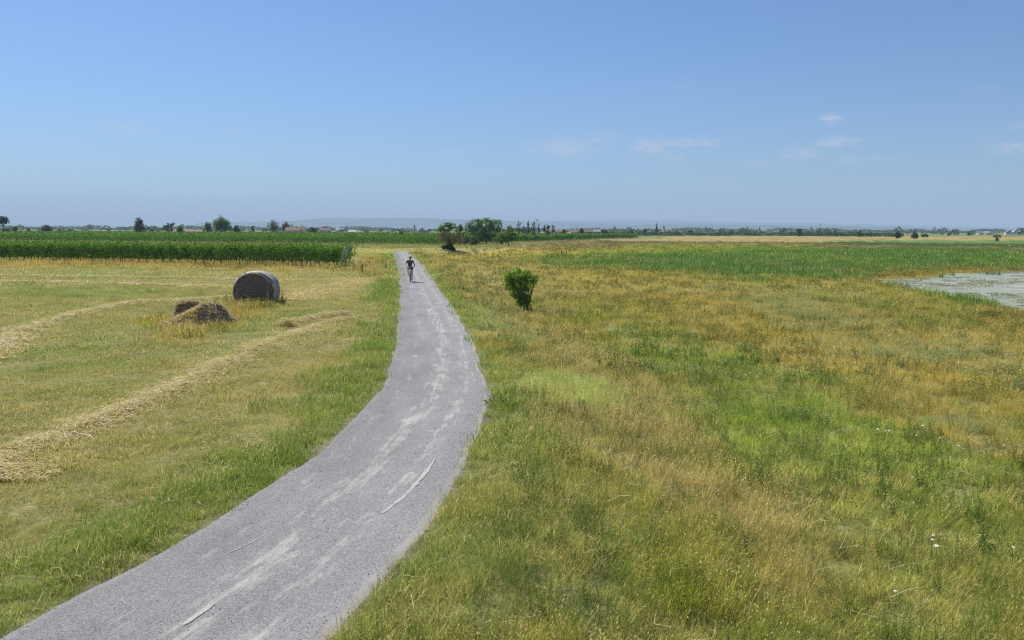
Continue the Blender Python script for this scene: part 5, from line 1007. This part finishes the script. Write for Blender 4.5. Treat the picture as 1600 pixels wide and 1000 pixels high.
def torus(R, r_, cy, cz, nx=36, nk=8):
    V = []; F = []
    for i in range(nx):
        a = i * 6.28319 / nx
        for j in range(nk): b_ = j * 6.28319 / nk; q = R + r_ * math.cos(b_); V.append((r_ * math.sin(b_), cy + q * math.cos(a), cz + q * math.sin(a)))
    for i in range(nx):
        for j in range(nk): F.append((i * nk + j, i * nk + (j + 1) % nk, ((i + 1) % nx) * nk + (j + 1) % nk, ((i + 1) % nx) * nk + j))
    return V, F
for cy in (-.52, .56):
    w_ = mesh_py('wheel', [tube([(-.05, cy, .35), (.05, cy, .35)], [.03, .03], 10)], ALU, B); mesh_py('tyre', [torus(.325, .024, cy, .35)], BK, w_); mesh_py('rim', [torus(.298, .012, cy, .35)], ALU, w_)
    mesh_py('spokes', [tube([(0.02 * (-1) ** q, cy, .35), (0, cy + .295 * math.cos(q * .3927), .35 + .295 * math.sin(q * .3927))], [.0025, .0025], 3) for q in range(16)], ALU, w_)
TB = lambda a, b_, r_: tube([a, b_], [r_, r_], 8)
mesh_py('frame', [TB((0, -.36, .82), (0, .12, .30), .021), TB((0, -.38, .92), (0, .19, .78), .017), TB((0, .12, .30), (0, .23, .90), .018), TB((.05, .56, .35), (.02, .12, .30), .010), TB((-.05, .56, .35), (-.02, .12, .30), .010), TB((.05, .56, .35), (.02, .20, .76), .009), TB((-.05, .56, .35), (-.02, .20, .76), .009), TB((0, -.35, .80), (0, -.40, 1.0), .022)], MET, B)
mesh_py('fork', [tube([(.06, -.37, .74), (.055, -.44, .55), (.05, -.52, .35)], [.014, .013, .011], 7), tube([(-.06, -.37, .74), (-.055, -.44, .55), (-.05, -.52, .35)], [.014, .013, .011], 7), TB((-.06, -.37, .74), (.06, -.37, .74), .016)], MET, B)
hb = mesh_py('handlebar', [tube([(-.32, -.26, 1.05), (-.2, -.36, 1.07), (0, -.41, 1.05), (.2, -.36, 1.07), (.32, -.26, 1.05)], [.012] * 5, 8)], ALU, B)
for sx in (-1, 1): mesh_py('grip', [TB((.24 * sx, -.325, 1.062), (.33 * sx, -.25, 1.048), .018)], BK, hb); mesh_py('brake_lever', [TB((.2 * sx, -.37, 1.06), (.3 * sx, -.34, 1.02), .007)], BK, hb)
mesh_py('saddle', [([(-.07, .36, .97), (.07, .36, .97), (.03, .05, .96), (-.03, .05, .96), (-.08, .37, .92), (.08, .37, .92), (.025, .03, .92), (-.025, .03, .92)], [(0, 1, 2, 3), (4, 7, 6, 5), (0, 4, 5, 1), (1, 5, 6, 2), (2, 6, 7, 3), (3, 7, 4, 0)])], BK, B)
mesh_py('crankset', [torus(.09, .006, .12, .30, 24, 4), TB((.07, .12, .30), (.08, .09, .14), .011), TB((-.07, .12, .30), (-.08, .15, .46), .011)], ALU, B)
mesh_py('pedal', [box(.13, .09, .135, .1, .09, .025)], BK, B, False); mesh_py('pedal', [box(-.13, .15, .465, .1, .09, .025)], BK, B, False); mesh_py('headlight', [torus(.022, .018, -.44, .96, 12, 8)], ALU, B); mesh_py('mudguard', [tube([(0, -.52 + .37 * math.cos(a_), .35 + .37 * math.sin(a_)) for a_ in np.linspace(.3, 2.6, 10)], [.02] * 10, 6)], BK, B)
R_p = empty('person', (wc[0], wc[1] + .5, .04), hd, 'cyclist in dark shirt, navy shorts and black shoes riding towards the camera', 'person')
def skin(name, J, E, rad, mat, parent, sub=2):
    me = bpy.data.meshes.new(name); me.from_pydata(J, E, []); me.update(); o = bpy.data.objects.new(name, me); COL.objects.link(o); o.parent = parent; md = o.modifiers.new('skin', 'SKIN'); me.skin_vertices.new() if not me.skin_vertices else None
    for i, r_ in enumerate(rad): s_ = me.skin_vertices[0].data[i]; s_.radius = (r_, r_) if isinstance(r_, (int, float)) else r_; s_.use_root = (i == 0)
    o.modifiers.new('sub', 'SUBSURF').levels = sub; o.modifiers['sub'].render_levels = sub; me.materials.append(mat); md.use_smooth_shade = True; return o
# pelvis, belly, chest, neck, head, hips, knees, ankles, toes, shoulders, elbows, wrists, hands
J = [(0, .24, 1.02), (0, .17, 1.18), (0, .06, 1.38), (0, -.01, 1.52), (0, -.05, 1.60), (0, -.07, 1.70),
     (.09, .20, .98), (.13, -.17, .78), (.125, .06, .22), (.13, -.08, .165), (-.09, .20, .98), (-.17, -.22, .93), (-.14, .10, .54), (-.15, -.03, .495),
     (.17, .04, 1.44), (.31, -.02, 1.22), (.29, -.22, 1.09), (.285, -.29, 1.07), (-.17, .04, 1.44), (-.33, -.02, 1.22), (-.30, -.22, 1.09), (-.285, -.29, 1.07)]
E = [(0, 1), (1, 2), (2, 3), (3, 4), (4, 5), (0, 6), (6, 7), (7, 8), (8, 9), (0, 10), (10, 11), (11, 12), (12, 13), (2, 14), (14, 15), (15, 16), (16, 17), (2, 18), (18, 19), (19, 20), (20, 21)]
rad = [.13, .12, .135, .055, .07, .088, .085, .055, .036, .032, .085, .055, .036, .032, .06, .042, .028, .03, .06, .042, .028, .03]
body = skin('body', J, E, rad, SKIN, R_p)
skin('shirt', [(0, .22, 1.08), (0, .16, 1.2), (0, .06, 1.38), (0, .0, 1.49), (.17, .04, 1.45), (.25, .01, 1.32), (-.17, .04, 1.45), (-.26, .01, 1.32)], [(0, 1), (1, 2), (2, 3), (2, 4), (4, 5), (2, 6), (6, 7)], [(.165, .13), (.16, .13), (.17, .14), .07, .085, .065, .085, .065], SHIRT, R_p)
skin('shorts', [(0, .24, 1.04), (.1, .18, .96), (.135, -.08, .83), (-.1, .18, .97), (-.165, -.10, .94)], [(0, 1), (1, 2), (0, 3), (3, 4)], [(.16, .13), .11, .085, .11, .085], NAVY, R_p)
for nm_, a in (('shoe', [(.125, .11, .15), (.13, .0, .155), (.13, -.13, .15)]), ('shoe', [(-.14, .15, .475), (-.15, .04, .485), (-.155, -.09, .49)])): skin(nm_, a, [(0, 1), (1, 2)], [.045, .05, .038], SHOE, R_p, 1)
def ell(c, rx, ry, rz_, u_=14, v__=10, cut=-1):
    V = []; F = []
    for i in range(v__ + 1):
        ph = -math.pi / 2 + math.pi * i / v__
        for j in range(u_): a = j * 6.28319 / u_; V.append((c[0] + rx * math.cos(ph) * math.cos(a), c[1] + ry * math.cos(ph) * math.sin(a), c[2] + rz_ * max(math.sin(ph), cut)))
    for i in range(v__):
        for j in range(u_): F.append((i * u_ + j, i * u_ + (j + 1) % u_, (i + 1) * u_ + (j + 1) % u_, (i + 1) * u_ + j))
    return V, F
mesh_py('face', [ell((0, -.145, 1.675), .012, .025, .022), ell((.092, -.06, 1.68), .012, .02, .03), ell((-.092, -.06, 1.68), .012, .02, .03), ell((0, -.12, 1.625), .035, .03, .03)], SKIN, R_p)
for sx in (-1, 1): mesh_py('eye', [ell((.032 * sx, -.138, 1.70), .012, .01, .009, 10, 6)], BK, R_p)
mesh_py('mouth', [ell((0, -.148, 1.635), .024, .006, .006, 10, 6)], simple('lips', (.35, .14, .12)), R_p)
mesh_py('hair', [ell((0, -.045, 1.70), .095, .10, .09, cut=-.3)], HAIR, R_p); mesh_py('helmet', [ell((0, -.05, 1.735), .112, .135, .095, 18, 12, cut=-.15), ell((0, -.17, 1.735), .08, .03, .012)], HELM, R_p)
for sx in (-1, 1):
    for q in range(4): mesh_py('finger', [tube([(sx * (.272 + .012 * q), -.30 + .006 * q, 1.085), (sx * (.275 + .014 * q), -.335 + .01 * q, 1.07), (sx * (.28 + .012 * q), -.32 + .01 * q, 1.03)], [.010, .0095, .008], 6)], SKIN, R_p)
    mesh_py('thumb', [tube([(sx * .26, -.28, 1.07), (sx * .245, -.305, 1.045)], [.011, .009], 6)], SKIN, R_p)

# ------------------------------------------------------------------ hazy summer air
m = bpy.data.materials.new('hazy air'); m.use_nodes = True; n = m.node_tree; n.nodes.clear(); out = n.nodes.new('ShaderNodeOutputMaterial'); pv_ = n.nodes.new('ShaderNodeVolumePrincipled')
pv_.inputs['Color'].default_value = HAZE_COLOR; pv_.inputs['Density'].default_value = HAZE_DENSITY; pv_.inputs['Anisotropy'].default_value = 0.0; n.links.new(pv_.outputs[0], out.inputs['Volume'])
hz_ = mesh_py('haze', [box(0, 0, 199, 44000, 44000, 404)], m, None, False); tag(hz_, kind='stuff')
